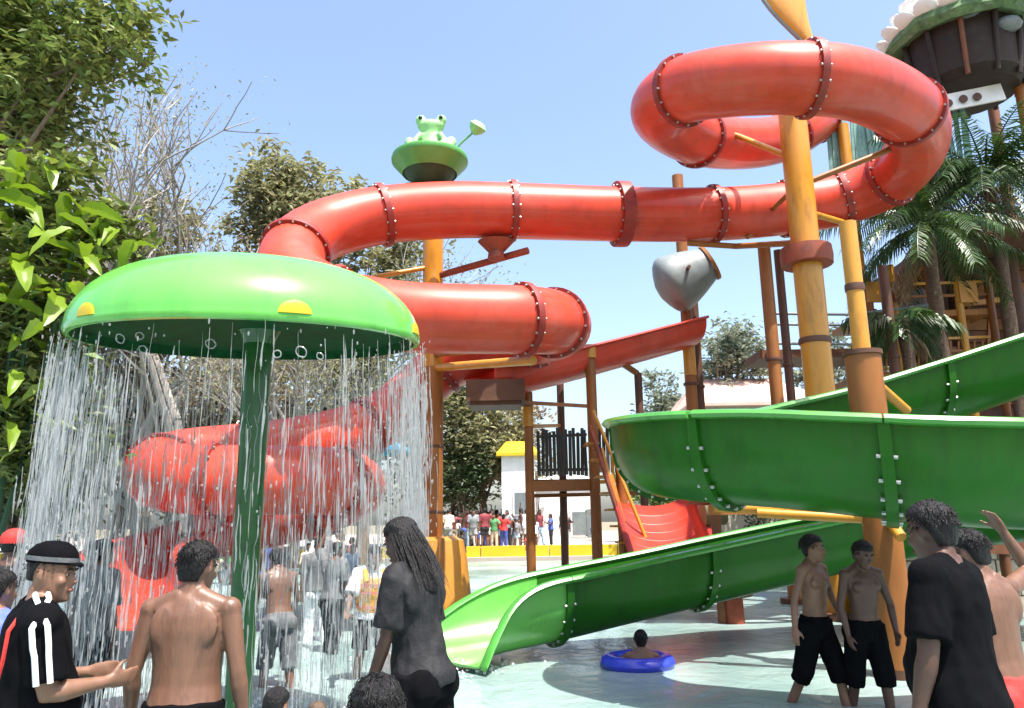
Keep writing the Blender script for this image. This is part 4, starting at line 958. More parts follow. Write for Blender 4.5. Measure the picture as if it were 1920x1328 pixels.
# ------------------------------------------------------------------ frog on its bowl
fg = thing('frog_figure', 'pale green frog figure sitting upright in the bowl above the red tube', 'figure', at(808, 292, 15.2))
bw = thing('green_bowl', 'wide green bowl on the column top holding the frog', 'bowl', at(806, 318, 15.2))
b = MB(); b.lathe([(.15, -.42), (.34, -.34), (.55, -.10), (.78, .16), (.80, .22), (.74, .24), (.6, .16), (.3, .10), (.02, .08)], n=32); b.build('bowl_shell', M['dark_green'], bw)
b = MB(); b.lathe([(.79, .14), (.815, .20), (.80, .26), (.72, .28), (.70, .22)], n=32); b.build('bowl_rim', M['bowl_green'], bw)
b = MB(); b.lathe([(.57, -.12), (.80, .15)], n=32); b.v = [(x * 1.012, y * 1.012, z) for x, y, z in b.v]; b.build('painted_band', M['bowl_green'], bw)
b = MB(); b.box((0, 0, -.5), (.9, .6, .14)); b.build('bracket', M['dark_brown'], bw, smooth=False)
st_ = thing('flower_stalk', 'thin slanted stalk with pale green flower cup beside the frog', 'ornament', at(838, 288, 15.2)); q0 = Vector(st_.location)
b = MB(); b.tube([(0, 0, -.15), at(865, 268, 15.2) - q0, at(888, 248, 15.2) - q0], .022, 7); b.build('stalk', M['bowl_green'], st_)
b = MB(); c = at(893, 243, 15.2) - q0; rot = Euler((R(20), R(35), 0)).to_matrix(); b.rings([(c + rot @ Vector((0, 0, z)), rot @ Vector((1, 0, 0)), rot @ Vector((0, 1, 0)), r_, r_) for z, r_ in ((-.12, .05), (-.02, .16), (.08, .20), (.16, .12), (.18, .02))], 12); b.build('flower', M['frog_green'], st_)
FROG = (fg,)
# ------------------------------------------------------------------ people
JOBS = []
def remeshed(b, vox, name, mt, parent, smooth=6, wrinkle=0.0, wscale=14, seed=0):
    """union of overlapping closed volumes as one continuous skin; evaluated in batches by flush()"""
    me = bpy.data.meshes.new(name); me.from_pydata(b.v, [], b.f)
    bm = bmesh.new(); bm.from_mesh(me); bmesh.ops.recalc_face_normals(bm, faces=bm.faces); bm.to_mesh(me); bm.free()
    r = bpy.data.objects.new(name, me); COL.objects.link(r); r.parent = parent
    m_ = r.modifiers.new('r', 'REMESH'); m_.mode = 'VOXEL'; m_.voxel_size = vox
    s_ = r.modifiers.new('s', 'SMOOTH'); s_.iterations = smooth; s_.factor = .5
    JOBS.append((r, mt, wrinkle, wscale, seed)); return r
def flush():
    dg = bpy.context.evaluated_depsgraph_get()
    done = [(j, bpy.data.meshes.new_from_object(j[0].evaluated_get(dg))) for j in JOBS]
    for (r, mt, wrinkle, wscale, seed), nm in done:
        if wrinkle:
            sv = Vector((seed * 3.7, seed * 1.3, 0)); vs = nm.vertices; nr = [v.normal.copy() for v in vs]
            for v, n_ in zip(vs, nr):
                c = v.co; p = Vector((c.x * wscale, c.y * wscale, c.z * wscale * .55)) + sv; v.co = c + n_ * (noise.noise(p) * wrinkle + (.35 - abs(noise.noise(p * 1.4 + Vector((3, 1, 0))))) * wrinkle * 1.1 + noise.noise(p * 2.6) * wrinkle * .4)
        nm.materials.clear(); nm.materials.append(M[mt]); nm.polygons.foreach_set('use_smooth', [True] * len(nm.polygons))
        old = r.data; nn = old.name; r.modifiers.clear(); r.data = nm; bpy.data.meshes.remove(old); nm.name = nn
    JOBS.clear()

HEAD = [(-.118, .020, -.070, -.030), (-.108, .038, -.086, .0), (-.085, .052, -.093, .035), (-.05, .063, -.093, .062), (-.02, .069, -.090, .080), (.01, .073, -.089, .092),
        (.04, .0755, -.091, .098), (.07, .073, -.085, .096), (.095, .060, -.068, .078), (.112, .036, -.042, .048), (.118, .012, -.012, .016)]
STAND = dict(lean=0, side=0, legs=((0, 3, 2), (0, 3, 2)), arms=(((.16, 0, -1), (.05, -.12, -1)), ((-.16, 0, -1), (-.05, -.12, -1))), head=(0, 0), twist=0)

class Body:
    """Poseable figure 1.7 m tall facing -Y, its left side at +X; every limb is a tapered chain, all merged by a voxel remesh"""
    def __init__(s, pose, build=1.0, slim=1.0, belly=0.0):
        P = dict(STAND); P.update(pose or {}); s.P = P; s.k = build
        s.hipc = Vector((0, 0, .90)); drop = 0
        s.leg = []
        for i, sg in enumerate((1, -1)):
            fl, ab, kn = P['legs'][i]; fl, ab, kn = R(fl), R(ab), R(kn)
            hip = Vector((sg * .088, 0, .88)); d = Vector((sg * math.sin(ab), -math.sin(fl), -math.cos(fl))).normalized(); knee = hip + d * .41
            a2 = fl - kn; d2 = Vector((sg * math.sin(ab) * .6, -math.sin(a2), -math.cos(a2))).normalized(); ank = knee + d2 * .40
            s.leg.append((hip, knee, ank, d2))
        low = min(l[2].z for l in s.leg); s.lift = .075 - low if not P.get('float') else 0
        for i in range(2): s.leg[i] = tuple(v + Vector((0, 0, s.lift)) if j < 3 else v for j, v in enumerate(s.leg[i]))
        s.hipc.z += s.lift
        s.T = Euler((R(-P['lean']) * -1, R(P['side']), R(P['twist']))).to_matrix()
        s.T = Matrix.Rotation(R(P['twist']), 3, 'Z') @ Matrix.Rotation(R(P['lean']), 3, 'X') @ Matrix.Rotation(R(P['side']), 3, 'Y')
        s.arm = []
        for i, sg in enumerate((1, -1)):
            sh = s.up((sg * .178 * build, .005, 1.395)); u, f = P['arms'][i]; u = Vector(u).normalized(); f = Vector(f).normalized(); el = sh + u * .285; wr = el + f * .245
            s.arm.append((sh, el, wr, f))
        s.neck = s.up((0, .018, 1.43)); s.slim = slim; s.belly = belly
        hy, hp = P['head']; s.H = s.T @ Matrix.Rotation(R(hy), 3, 'Z') @ Matrix.Rotation(R(hp), 3, 'X'); s.hc = s.up((0, -.005, 1.50)) + s.H @ Vector((0, -.012, .082))
    def up(s, p):
        p = Vector(p); return s.hipc + s.T @ (p - Vector((0, 0, .90)))
    def torso_rings(s, inf=0.0, z0=None, z1=None, flare=0.0):
        k = s.k; sl = s.slim; tab = [(.80, .125, .100, .0), (.86, .160 * k, .112, .005), (.92, .168 * k, .118, .008), (.99, .155 * k * sl, .108, .0), (1.06, .142 * k * sl, .100, -.004), (1.14, .146 * k * sl, .103, -.006),
             (1.22, .160 * k * sl, .110, -.006), (1.30, .172 * k, .112, .0), (1.37, .168 * k, .098, .008), (1.42, .125 * k, .075, .014), (1.455, .066, .060, .018)]
        X, Y = s.T @ Vector((1, 0, 0)), s.T @ Vector((0, 1, 0)); out = []
        for z, rx, ry, oy in tab:
            if z0 is not None and z < z0 - 1e-6: continue
            if z1 is not None and z > z1 + 1e-6: continue
            be = s.belly * math.exp(-((z - 1.05) / .12) ** 2); fl = flare * max(0, (1.15 - z)) if flare else 0
            out.append((s.up((0, oy - be * .55, z)), X, Y, rx + inf + fl + be * .35, ry + inf + fl + be * .6))
        return out
    def body(s, detail=True):
        b = MB(); sl = s.slim
        b.rings(s.torso_rings(), 18)
        for i, sg in enumerate((1, -1)):
            hip, kn, an, d2 = s.leg[i]
            b.tube([hip + Vector((0, 0, .05)), hip.lerp(kn, .2), hip.lerp(kn, .6), kn + (hip - kn) * .06, kn, kn.lerp(an, .25), kn.lerp(an, .6), an], [.088 * sl, .086 * sl, .068 * sl, .055 * sl, .053, .056 * sl, .045, .035], 12)
            b.ball(hip + s.T @ Vector((0, .055, -.01)), (.082, .075, .085), 10, 6)
            b.ball(an, .043, 10, 6); f0 = an + Vector((0, .035, -.045)); b.tube([f0, an + Vector((sg * .01, -.06, -.042)), an + Vector((sg * .015, -.13, -.055)), an + Vector((sg * .015, -.165, -.06))], [.036, .037, .034, .018], 10)
            sh, el, wr, f = s.arm[i]; k = s.k
            b.ball(sh, (.056 * k, .057, .058), 12, 8)
            b.tube([s.up((sg * .03, .02, 1.465)), s.up((sg * .085 * k, .015, 1.432)), s.up((sg * .135 * k, .01, 1.41)), sh], [.048, .050, .050, .05], 10)
            b.tube([sh, sh.lerp(el, .35), sh.lerp(el, .8), el, el.lerp(wr, .25), el.lerp(wr, .7), wr], [.052 * sl, .049 * sl, .041 * sl, .038 * sl, .041 * sl, .031, .026], 12)
            b.ball(s.up((sg * .075, -.075, 1.29)), (.075, .035, .055), 10, 6, s.T)
            b.ball(s.up((sg * .085, .074, 1.32)), (.078, .026, .10), 12, 8, s.T)
            s.hand(b, i, sg, detail)
        b.tube([s.up((0, .02, 1.40)), s.neck + (s.hc - s.neck) * .3, s.hc + s.H @ Vector((0, .02, -.06))], [.064, .056, .056], 12)
        X, Y, Z = s.H @ Vector((1, 0, 0)), s.H @ Vector((0, 1, 0)), s.H @ Vector((0, 0, 1))
        b.rings([(s.hc + Z * z + Y * ((f + bk) / 2), X, Y, w, (bk - f) / 2) for z, w, f, bk in HEAD], 20)
        hp = lambda x, y, z: s.hc + s.H @ Vector((x, y, z))
        b.tube([hp(0, -.082, .022), hp(0, -.096, -.005), hp(0, -.112, -.026), hp(0, -.094, -.036)], [.009, .011, .015, .010], 8)
        b.ball(hp(0, -.092, -.058), (.024, .010, .010), 8, 5, s.H); b.ball(hp(0, -.086, -.10), (.022, .014, .015), 8, 5, s.H)
        for sg in (1, -1):
            b.ball(hp(sg * .075, .012, -.004), (.011, .020, .031), 8, 6, s.H); b.ball(hp(sg * .03, -.087, .024), (.024, .009, .008), 8, 5, s.H); b.ball(hp(sg * .045, -.07, -.025), (.022, .02, .02), 8, 5, s.H)
        return b
    def hand(s, b, i, sg, detail):
        sh, el, wr, f = s.arm[i]; side = f.cross(Vector((0, 1, 0))); side = side.normalized() if side.length > .2 else Vector((0, 0, 1)); 
        pn = f.cross(side).normalized()            # palm normal-ish
        across = pn.cross(f).normalized() if abs(f.z) < .8 else Vector((0, -1, 0)); nrm = f.cross(across).normalized()
        if nrm.dot(Vector((-sg, 0, 0))) < 0: nrm = -nrm
        palm = wr + f * .05
        b.rings([(wr - f * .01, across, nrm, .027, .022), (wr + f * .03, across, nrm, .038, .020), (wr + f * .075, across, nrm, .042, .016), (wr + f * .095, across, nrm, .036, .012)], 12)
        for q, (o_, L) in enumerate(((.031, .070), (.011, .080), (-.010, .075), (-.030, .058))):
            p0 = wr + f * .085 + across * o_; p1 = p0 + (f + nrm * .22).normalized() * L * .5; p2 = p1 + (f + nrm * .75).normalized() * L * .5
            b.tube([p0 - f * .015, p1, p2], [.0095, .009, .0075], 7)
        t0 = wr + f * .03 + across * .034; b.tube([t0, t0 + (f * .6 + across * .7 + nrm * .2).normalized() * .04, t0 + (f * 1.0 + across * .55 + nrm * .45).normalized() * .078], [.014, .012, .009], 8)

def clothes(B, kind, b=None):
    """loose garment volumes grown from the same skeleton, slightly larger than the body"""
    b = b or MB()
    if kind in ('shorts', 'long_shorts', 'briefs', 'trousers'):
        b.rings(B.torso_rings(.014, None, 1.03), 18)
        e = {'briefs': .25, 'shorts': .72, 'long_shorts': 1.0, 'trousers': 1.0}[kind]
        for hip, kn, an, d2 in B.leg:
            end = hip.lerp(kn, e); fl = {'briefs': .10, 'shorts': .104, 'long_shorts': .092, 'trousers': .082}[kind]
            pts = [hip + Vector((0, 0, .06)), hip.lerp(kn, .15), hip.lerp(kn, e * .6), end]; rr = [.104, .108, .100, fl]
            if kind == 'long_shorts': pts.append(kn.lerp(an, .18)); rr.append(.086)
            if kind == 'trousers': pts += [kn.lerp(an, .5), kn.lerp(an, .92)]; rr += [.074, .07]
            b.tube(pts, rr, 14); b.ball(hip + B.T @ Vector((0, .058, -.01)), (.098, .092, .105), 12, 8)
    if kind in ('tee', 'long_tee', 'singlet'):
        for sg in (1, -1): b.ball(B.up((sg * .085, .078, 1.32)), (.095, .042, .115), 12, 8, B.T); b.ball(B.up((sg * .075, -.078, 1.29)), (.09, .048, .07), 10, 6, B.T); b.tube([B.up((sg * .04, .02, 1.44)), B.up((sg * .1 * B.k, .015, 1.42)), B.up((sg * .15 * B.k, .01, 1.40))], [.066, .068, .07], 12)
        z0 = .92 if kind != 'long_tee' else .86
        rg = B.torso_rings(.027, z0, 1.42, .06); b.rings(rg, 20)
        X, Y = B.T @ Vector((1, 0, 0)), B.T @ Vector((0, 1, 0)); b.rings([(B.up((0, .014, 1.40)), X, Y, .14 * B.k, .09), (B.up((0, .016, 1.455)), X, Y, .086, .080)], 16)
        if kind != 'singlet':
            for i, sg in enumerate((1, -1)):
                sh, el, wr, f = B.arm[i]; b.ball(sh, (.080 * B.k, .080, .080), 12, 8); b.tube([B.up((sg * .08, .01, 1.36)), B.up((sg * .13, .01, 1.37)), sh, sh.lerp(el, .4), sh.lerp(el, .84)], [.075, .078, .078, .076, .080], 14)
    return b
def hair_mesh(B, style):
    b = MB(); X, Y, Z = [B.H @ Vector(v) for v in ((1, 0, 0), (0, 1, 0), (0, 0, 1))]
    t = .012
    tab = [(-.065, .050, .045, .080), (-.03, .066, .030, .094), (.01, .074, .008, .104), (.04, .080, -.040, .110), (.068, .081, -.090, .112), (.095, .074, -.090, .100), (.118, .054, -.066, .072), (.134, .028, -.034, .036), (.138, .01, -.01, .012)]
    if style == 'buzz': tab = [(z, w - .006, f + .006, bk - .006) for z, w, f, bk in tab[1:-1]] + [(.124, .02, -.02, .02)]
    b.rings([(B.hc + Z * z + Y * ((f + bk) / 2), X, Y, w, (bk - f) / 2) for z, w, f, bk in tab], 18)
    if style == 'long':
        b.rings([(B.hc + B.H @ Vector((0, y, z)), X, Y, w, d) for y, z, w, d in ((.06, .03, .082, .05), (.075, -.06, .086, .045), (.085, -.14, .088, .040), (.10, -.22, .075, .032), (.11, -.30, .045, .02))], 14)
    return b
PN = [0]
def person(label, px, Y, face, pose=None, height=1.7, build=1.0, slim=1.0, belly=0.0, skin='skin', hair='short', hairmat='hair_black', wear=(), vox=.010, z=-.2, group=None, head_y=None, extra=None, simple=False, wr=.008):
    p = at(px, 1040, Y); s = height / 1.7; PN[0] += 1
    o = thing('person', label, 'person', (p.x, Y, z), R(face), group); o.scale = (s, s, s)
    B = Body(pose, build, slim, belly)
    remeshed(B.body(not simple), vox, 'body', skin, o, 8 if vox < .0105 else 4)
    if hair == 'cap' or hair: 
        if hair != 'none': remeshed(hair_mesh(B, hair if hair != 'cap' else 'buzz'), max(vox, .009), 'hair', hairmat, o, 3, .004, 55, PN[0])
    if vox < .0105 and hair != 'none':
        hs = MB(); rr_ = random.Random(PN[0]); ns = 700 if hair != 'buzz' else 260
        for _ in range(ns):
            th = rr_.uniform(0, 6.283); ph = rr_.uniform(-.15, 1.45)
            d0 = Vector((math.cos(th) * math.cos(ph), math.sin(th) * math.cos(ph), math.sin(ph)))
            if d0.y < -.55 and d0.z < .42: continue
            q = Vector((d0.x * .081, .012 + d0.y * .102, .028 + d0.z * .104)); L_ = rr_.uniform(.012, .028) if hair != 'buzz' else rr_.uniform(.006, .012)
            dn = Vector((d0.x * .3 + rr_.uniform(-.4, .4), d0.y * .3 + rr_.uniform(-.3, .5), -.6 + d0.z * .35 + rr_.uniform(-.3, .4)))
            if hair == 'long' and d0.y > -.2: L_ = rr_.uniform(.12, .34); dn = Vector((d0.x * .12 + rr_.uniform(-.06, .06), .22 + rr_.uniform(-.05, .1), -1))
            dn.normalize(); p0_ = B.hc + B.H @ q; p1_ = B.hc + B.H @ (q + d0 * .006 + dn * L_ * .5); p2_ = B.hc + B.H @ (q + dn * L_ + Vector((0, 0, -L_ * .12)))
            hs.tube([p0_, p1_, p2_], [.0022, .002, .0008], 3, cap=False)
        hs.build('hair_strands', M[hairmat], o, kind='stuff')
    for kind, mt, nm in wear:
        c = clothes(B, kind); remeshed(c, max(vox, .011), nm, mt, o, 4, wr, 11, PN[0])
    if not simple:
        hp = lambda x, y, z_: B.hc + B.H @ Vector((x, y, z_))
        for sg in (1, -1):
            e = MB(); e.ball(hp(sg * .030, -.0835, .006), (.0115, .005, .006), 8, 6, B.H); eo = e.build('eye', M['eye_white'], o); i_ = MB(); i_.ball(hp(sg * .030, -.0872, .006), (.006, .003, .0055), 8, 6, B.H); i_.build('iris', M['eye_dark'], eo)
            e = MB(); e.tube([hp(sg * .015, -.097, .027), hp(sg * .032, -.096, .032), hp(sg * .05, -.084, .026)], [.004, .005, .003], 6); e.build('eyebrow', M[hairmat], o)
        e = MB(); e.ball(hp(0, -.099, -.060), (.024, .007, .0085), 10, 6, B.H); e.build('mouth', M['lips'], o)
    if extra: extra(o, B)
    return o
def hang(f=.0): return (((.16, f, -1), (.06, -.15 + f, -1)), ((-.16, f, -1), (-.06, -.15 + f, -1)))

# man in black sports shirt at the left edge, facing right, hands together in front
def polo_extra(o, B):
    sh, el, wr, f = B.arm[0]          # his left arm is hidden; the right arm is nearest the camera
    sh, el, wr, f = B.arm[1]
    for k in (-1, 1):
        b = MB(); pts = []
        for i in range(9):
            u = i / 8; base = sh.lerp(el, max(0, (u - .2)) / .8 * .84); ax = (el - sh).normalized()
            outd = Vector((-1, .25, .30)); outd = (outd - ax * outd.dot(ax)).normalized(); sid = ax.cross(outd).normalized(); a = k * .27
            q = base + (outd * math.cos(a) + sid * math.sin(a)) * (.094 if u > .5 else .106)
            if i == 0: q = B.up((-.085, .012 - k * .024, 1.502))
            if i == 1: q = B.up((-.150, .012 - k * .024, 1.487))
            pts.append(q)
        b.tube(pts, .0115, 6); b.build('sleeve_stripe', M['stripe_white'], o)
    b = MB(); b.tube([B.up((-.10, .075, 1.43)), B.up((-.165, .12, 1.36)), B.up((-.185, .125, 1.25)), B.up((-.14, .135, 1.12))], .009, 6); b.build('red_piping', M['cloth_red'], o)
    b = MB(); X, Y = B.T @ Vector((1, 0, 0)), B.T @ Vector((0, 1, 0)); b.rings([(B.up((0, .016, 1.43)), X, Y, .092, .082), (B.up((0, .014, 1.475)), X, Y, .074, .070)], 18, cap=False); c = b.build('collar', M['cloth_black'], o); s_ = c.modifiers.new('s', 'SOLIDIFY'); s_.thickness = .012
    b = MB(); Xh, Yh, Zh = [B.H @ Vector(v) for v in ((1, 0, 0), (0, 1, 0), (0, 0, 1))]
    b.rings([(B.hc + Zh * z + Yh * ((f_ + bk) / 2), Xh, Yh, w, (bk - f_) / 2) for z, w, f_, bk in ((.048, .086, -.103, .112), (.075, .088, -.103, .116), (.10, .083, -.094, .108), (.125, .066, -.074, .085), (.142, .04, -.045, .05), (.147, .01, -.01, .012))], 22); cap = b.build('cap', M['cloth_black'], o)
    b = MB(); b.rings([(B.hc + Zh * z + Yh * ((f_ + bk) / 2), Xh, Yh, w, (bk - f_) / 2) for z, w, f_, bk in ((.058, .0885, -.106, .116), (.078, .0905, -.106, .119))], 22, cap=False); b.build('band', M['cloth_grey'], cap)
    b = MB(); b.rings([(B.hc + B.H @ Vector((0, y, z)), Xh, B.H @ Vector((0, .2, 1)).normalized(), w, .008) for y, z, w in ((-.085, .055, .06), (-.105, .052, .055), (-.118, .048, .035), (-.122, .046, .015))], 14); b.build('visor', M['cloth_black'], cap)
person('man in black sports shirt with two white sleeve stripes and cap, facing right', 78, 3.6, 126, dict(lean=2, arms=(((.05, -.10, -1), (-.55, -1, .10)), ((-.10, -.14, -1), (.30, -1, .05))), head=(-30, 4)), 1.72, 1.16, 1.12, .07,
       'skin', 'buzz', 'hair_black', (('long_tee', 'cloth_black', 'shirt'), ('trousers', 'cloth_black', 'trousers')), .0085, extra=polo_extra)
# shirtless man seen from behind
person('wet shirtless man seen from behind in front of the dark green pole', 362, 3.9, 180, dict(lean=3, legs=((4, 5, 4), (-2, 5, 2)), arms=(((.22, .05, -1), (.10, -.25, -1)), ((-.22, .05, -1), (-.10, -.2, -1))), head=(-12, 6)), 1.72, 1.04, 1.02, .03,
       'skin_wet', 'short', 'hair_black', (('shorts', 'cloth_black', 'shorts'),), .0085)
# tall dark wet figure by the green slide exit
person('tall person in drenched dark grey top with long wet black hair, head bowed left', 794, 4.5, -118, dict(lean=9, legs=((6, 2, 6), (-4, 2, 4)), arms=(((.12, -.1, -1), (.0, -.4, -1)), ((-.10, .05, -1), (0, -.3, -1))), head=(-8, 12)), 1.84, .78, .88, .0,
       'skin_dark', 'long', 'hair_black', (('long_tee', 'cloth_charcoal', 'shirt'), ('trousers', 'cloth_black', 'trousers')), .009, wr=.010)
# right: big man in black tee and shirtless man beside him
person('large man in plain black tee shirt seen from behind at right', 1772, 3.6, 222, dict(lean=3, side=-4, legs=((0, 7, 2), (4, 7, 4)), arms=(((.30, .0, -1), (.1, -.25, -1)), ((-.26, 0, -1), (-.1, -.3, -1))), head=(-20, 8)), 1.86, 1.04, 1.06, .05,
       'skin_dark', 'short', 'hair_black', (('long_tee', 'cloth_black', 'shirt'), ('shorts', 'cloth_charcoal', 'shorts')), .009)
person('shirtless man in red shorts with raised arm beside the black tee man', 1850, 4.2, 200, dict(lean=6, legs=((0, 3, 2), (5, 3, 6)), arms=(((.18, -.1, -1), (0, -.5, -1)), ((-.75, -.2, .25), (.55, -.1, .9))), head=(10, 10)), 1.72, 1.0, 1.0, .05,
       'skin_wet', 'short', 'hair_black', (('shorts', 'cloth_red', 'shorts'),), .009)
# two boys wading
person('slim shirtless boy in long dark shorts striding with one arm hanging out', 1516, 7.3, 38, dict(lean=3, side=0, legs=((18, 3, 10), (-14, 3, 14)), arms=(((.3, -.1, -1), (.1, -.5, -1)), ((-.50, .10, -1), (-.42, -.2, -1))), head=(28, -4)), 1.66, .92, .84, 0,
       'skin', 'short', 'hair_black', (('long_shorts', 'cloth_black', 'shorts'),), .0095)
person('dark shirtless boy in black shorts looking down beside the striding boy', 1606, 7.15, 12, dict(lean=5, legs=((10, 3, 6), (-8, 3, 8)), arms=(((.28, -.1, -1), (-.2, -.45, -1)), ((-.28, 0, -1), (.0, -.3, -1))), head=(0, 14)), 1.60, .98, .92, 0,
       'skin_dark', 'short', 'hair_black', (('long_shorts', 'cloth_black', 'shorts'),), .0095)
# people behind the curtain
person('shirtless boy in grey shorts stooping just right of the dark green pole', 530, 8.4, 215, dict(lean=14, legs=((14, 3, 12), (-6, 3, 10)), arms=(((.2, -.3, -1), (-.1, -.6, -.7)), ((-.3, -.3, -1), (0, -.6, -.7))), head=(0, 14)), 1.58, .98, .95, .02,
       'skin_wet', 'short', 'hair_black', (('long_shorts', 'cloth_grey', 'shorts'),), .011, simple=False)
person('woman in grey top with one arm raised left of the orange life vest', 626, 10.6, 150, dict(lean=4, legs=((12, 3, 14), (-6, 3, 6)), arms=(((.5, -.1, .6), (-.3, -.2, .9)), ((-.2, 0, -1), (0, -.2, -1))), head=(10, 6)), 1.58, .95, .95, 0,
       'skin', 'short', 'hair_black', (('tee', 'cloth_grey', 'shirt'), ('trousers', 'cloth_charcoal', 'trousers')), .012)
person('person in white trousers standing behind the woman with raised arm', 598, 11.6, 200, dict(legs=((6, 3, 6), (-6, 3, 6))), 1.62, 1, 1, 0, 'skin', 'short', 'hair_black', (('tee', 'cloth_grey', 'shirt'), ('trousers', 'cloth_white', 'trousers')), .013)
def vest_extra(o, B):
    rg = B.torso_rings(.045, .99, 1.37); b = MB(); b.rings(rg, 20); v = remeshed(b, .013, 'life_vest', 'vest_orange', o, 4, .008, 9, 3)
    X, Y = B.T @ Vector((1, 0, 0)), B.T @ Vector((0, 1, 0))
    for z in (1.05, 1.18, 1.30):
        r_ = B.torso_rings(.052, None, None); i = min(range(len(r_)), key=lambda k: abs(r_[k][0].z - B.up((0, 0, z)).z)); c, xa, ya, rx, ry = r_[i]; s = MB(); s.rings([(c - B.T @ Vector((0, 0, .014)), xa, ya, rx, ry), (c + B.T @ Vector((0, 0, .014)), xa, ya, rx, ry)], 24, cap=False); s.build('strap', M['vest_edge'], v)
    for sg in (1, -1):
        s = MB(); s.tube([B.up((sg * .10, -.13, 1.34)), B.up((sg * .11, -.06, 1.44)), B.up((sg * .10, .05, 1.45)), B.up((sg * .10, .13, 1.34))], .03, 8); s.build('shoulder_strap', M['vest_orange'], v)
person('bather in orange life vest over white shirt wading by the slide exit', 700, 8.7, 20, dict(lean=8, legs=((28, 5, 30), (-8, 5, 20)), arms=(((.3, -.5, -.6), (.2, -.9, -.1)), ((-.35, -.4, -.8), (-.2, -.8, -.5))), head=(-15, 6)), 1.62, 1.0, 1.0, 0,
       'skin', 'short', 'hair_black', (('tee', 'cloth_white', 'shirt'), ('shorts', 'cloth_charcoal', 'shorts')), .012, extra=vest_extra)
# heads close to the camera
person('black haired child close to camera, only the head showing, bottom center', 710, 2.15, 180, dict(head=(0, 8)), 1.40, .95, .95, 0, 'skin_dark', 'short', 'hair_black', (('tee', 'cloth_black', 'shirt'),), .009, simple=True)
person('small dark haired child at the bottom edge right of the pole', 527, 3.6, 170, dict(head=(0, 12)), 1.10, .95, .95, 0, 'skin', 'short', 'hair_black', (('tee', 'cloth_grey', 'shirt'),), .011, simple=True)
person('small brown haired toddler head at the bottom edge', 606, 3.9, 200, dict(head=(0, 5)), .98, .95, .95, 0, 'skin', 'buzz', 'hair_brown', (('tee', 'cloth_grey', 'shirt'),), .012, simple=True)
# left edge
def blue_extra(o, B):
    for i, (x, y, w) in enumerate(((-.06, 1.30, .09), (.03, 1.30, .06), (-.08, 1.25, .05), (.0, 1.25, .10), (-.05, 1.20, .12), (.07, 1.20, .05), (-.06, 1.15, .08), (.04, 1.15, .07))):
        b = MB(); b.box(B.up((x, .158, y)), (w, .012, .022)); b.build('shirt_print', M['cloth_darkblue'], o, smooth=False)
person('person in bright blue printed shirt cut off by the left edge', 4, 4.6, 170, dict(legs=((0, 3, 2), (4, 3, 4))), 1.56, 1.02, 1, .03, 'skin', 'short', 'hair_black', (('tee', 'cloth_blue', 'shirt'), ('shorts', 'cloth_red', 'shorts')), .010, extra=blue_extra)
def redcap(o, B):
    b = MB(); Xh, Yh, Zh = [B.H @ Vector(v) for v in ((1, 0, 0), (0, 1, 0), (0, 0, 1))]
    b.rings([(B.hc + Zh * z + Yh * ((f_ + bk) / 2), Xh, Yh, w, (bk - f_) / 2) for z, w, f_, bk in ((.035, .09, -.108, .118), (.075, .092, -.105, .12), (.11, .08, -.09, .10), (.14, .045, -.05, .055), (.148, .01, -.01, .012))], 18); b.build('cap', M['cloth_red'], o)
person('bather in red cap behind the blue shirt at the left edge', 22, 6.4, 190, None, 1.78, 1, 1, 0, 'skin_dark', 'buzz', 'hair_black', (('tee', 'cloth_charcoal', 'shirt'), ('shorts', 'cloth_black', 'shorts')), .012, extra=redcap, simple=True)
person('drenched figure in grey clothes inside the left of the water curtain', 186, 6.9, 160, dict(legs=((6, 3, 6), (-4, 3, 4)), head=(0, 10)), 1.70, .95, .95, 0, 'skin_wet', 'short', 'hair_black', (('tee', 'cloth_grey', 'shirt'), ('trousers', 'cloth_charcoal', 'trousers')), .012, simple=True)
person('drenched child in dark clothes, smaller, deep inside the left of the water curtain', 170, 9.5, 190, dict(head=(0, 8)), 1.62, .92, .95, 0, 'skin_wet', 'short', 'hair_black', (('tee', 'cloth_charcoal', 'shirt'), ('shorts', 'cloth_black', 'shorts')), .013, simple=True)
# child floating in the blue ring
cp_ = at(1192, 1262, 8.5)
person('child seen from behind sitting in a blue swim ring', 1194, 9.3, 175, dict(float=1, legs=((75, 12, 40), (75, 12, 40)), arms=(((.75, -.15, -.45), (.5, -.8, -.3)), ((-.75, -.15, -.45), (-.5, -.8, -.3)))), 1.5, .95, .95, 0, 'skin', 'short', 'hair_black', (('briefs', 'cloth_black', 'shorts'),), .010, z=-1.13, simple=True)
rg_ = MB(); n_ = 28; tr = [(Vector((math.cos(2 * math.pi * k / n_), math.sin(2 * math.pi * k / n_), 0)) * .33) for k in range(n_)]
vs, fs = [], []
for k, c in enumerate(tr):
    d_ = c.normalized()
    for j in range(10):
        a = 2 * math.pi * j / 10; vs.append(c + d_ * (math.cos(a) * .095) + Vector((0, 0, math.sin(a) * .085)))
for k in range(n_):
    for j in range(10): fs.append((k * 10 + j, k * 10 + (j + 1) % 10, ((k + 1) % n_) * 10 + (j + 1) % 10, ((k + 1) % n_) * 10 + j))
rg_.add(vs, fs); o = rg_.build('swim_ring', M['float_blue']); o.location = (at(1194, 1250, 9.3).x, 9.25, .05); tag(o, 'dark blue inflatable swim ring floating in the middle of the pool', 'swim ring', kind='thing')

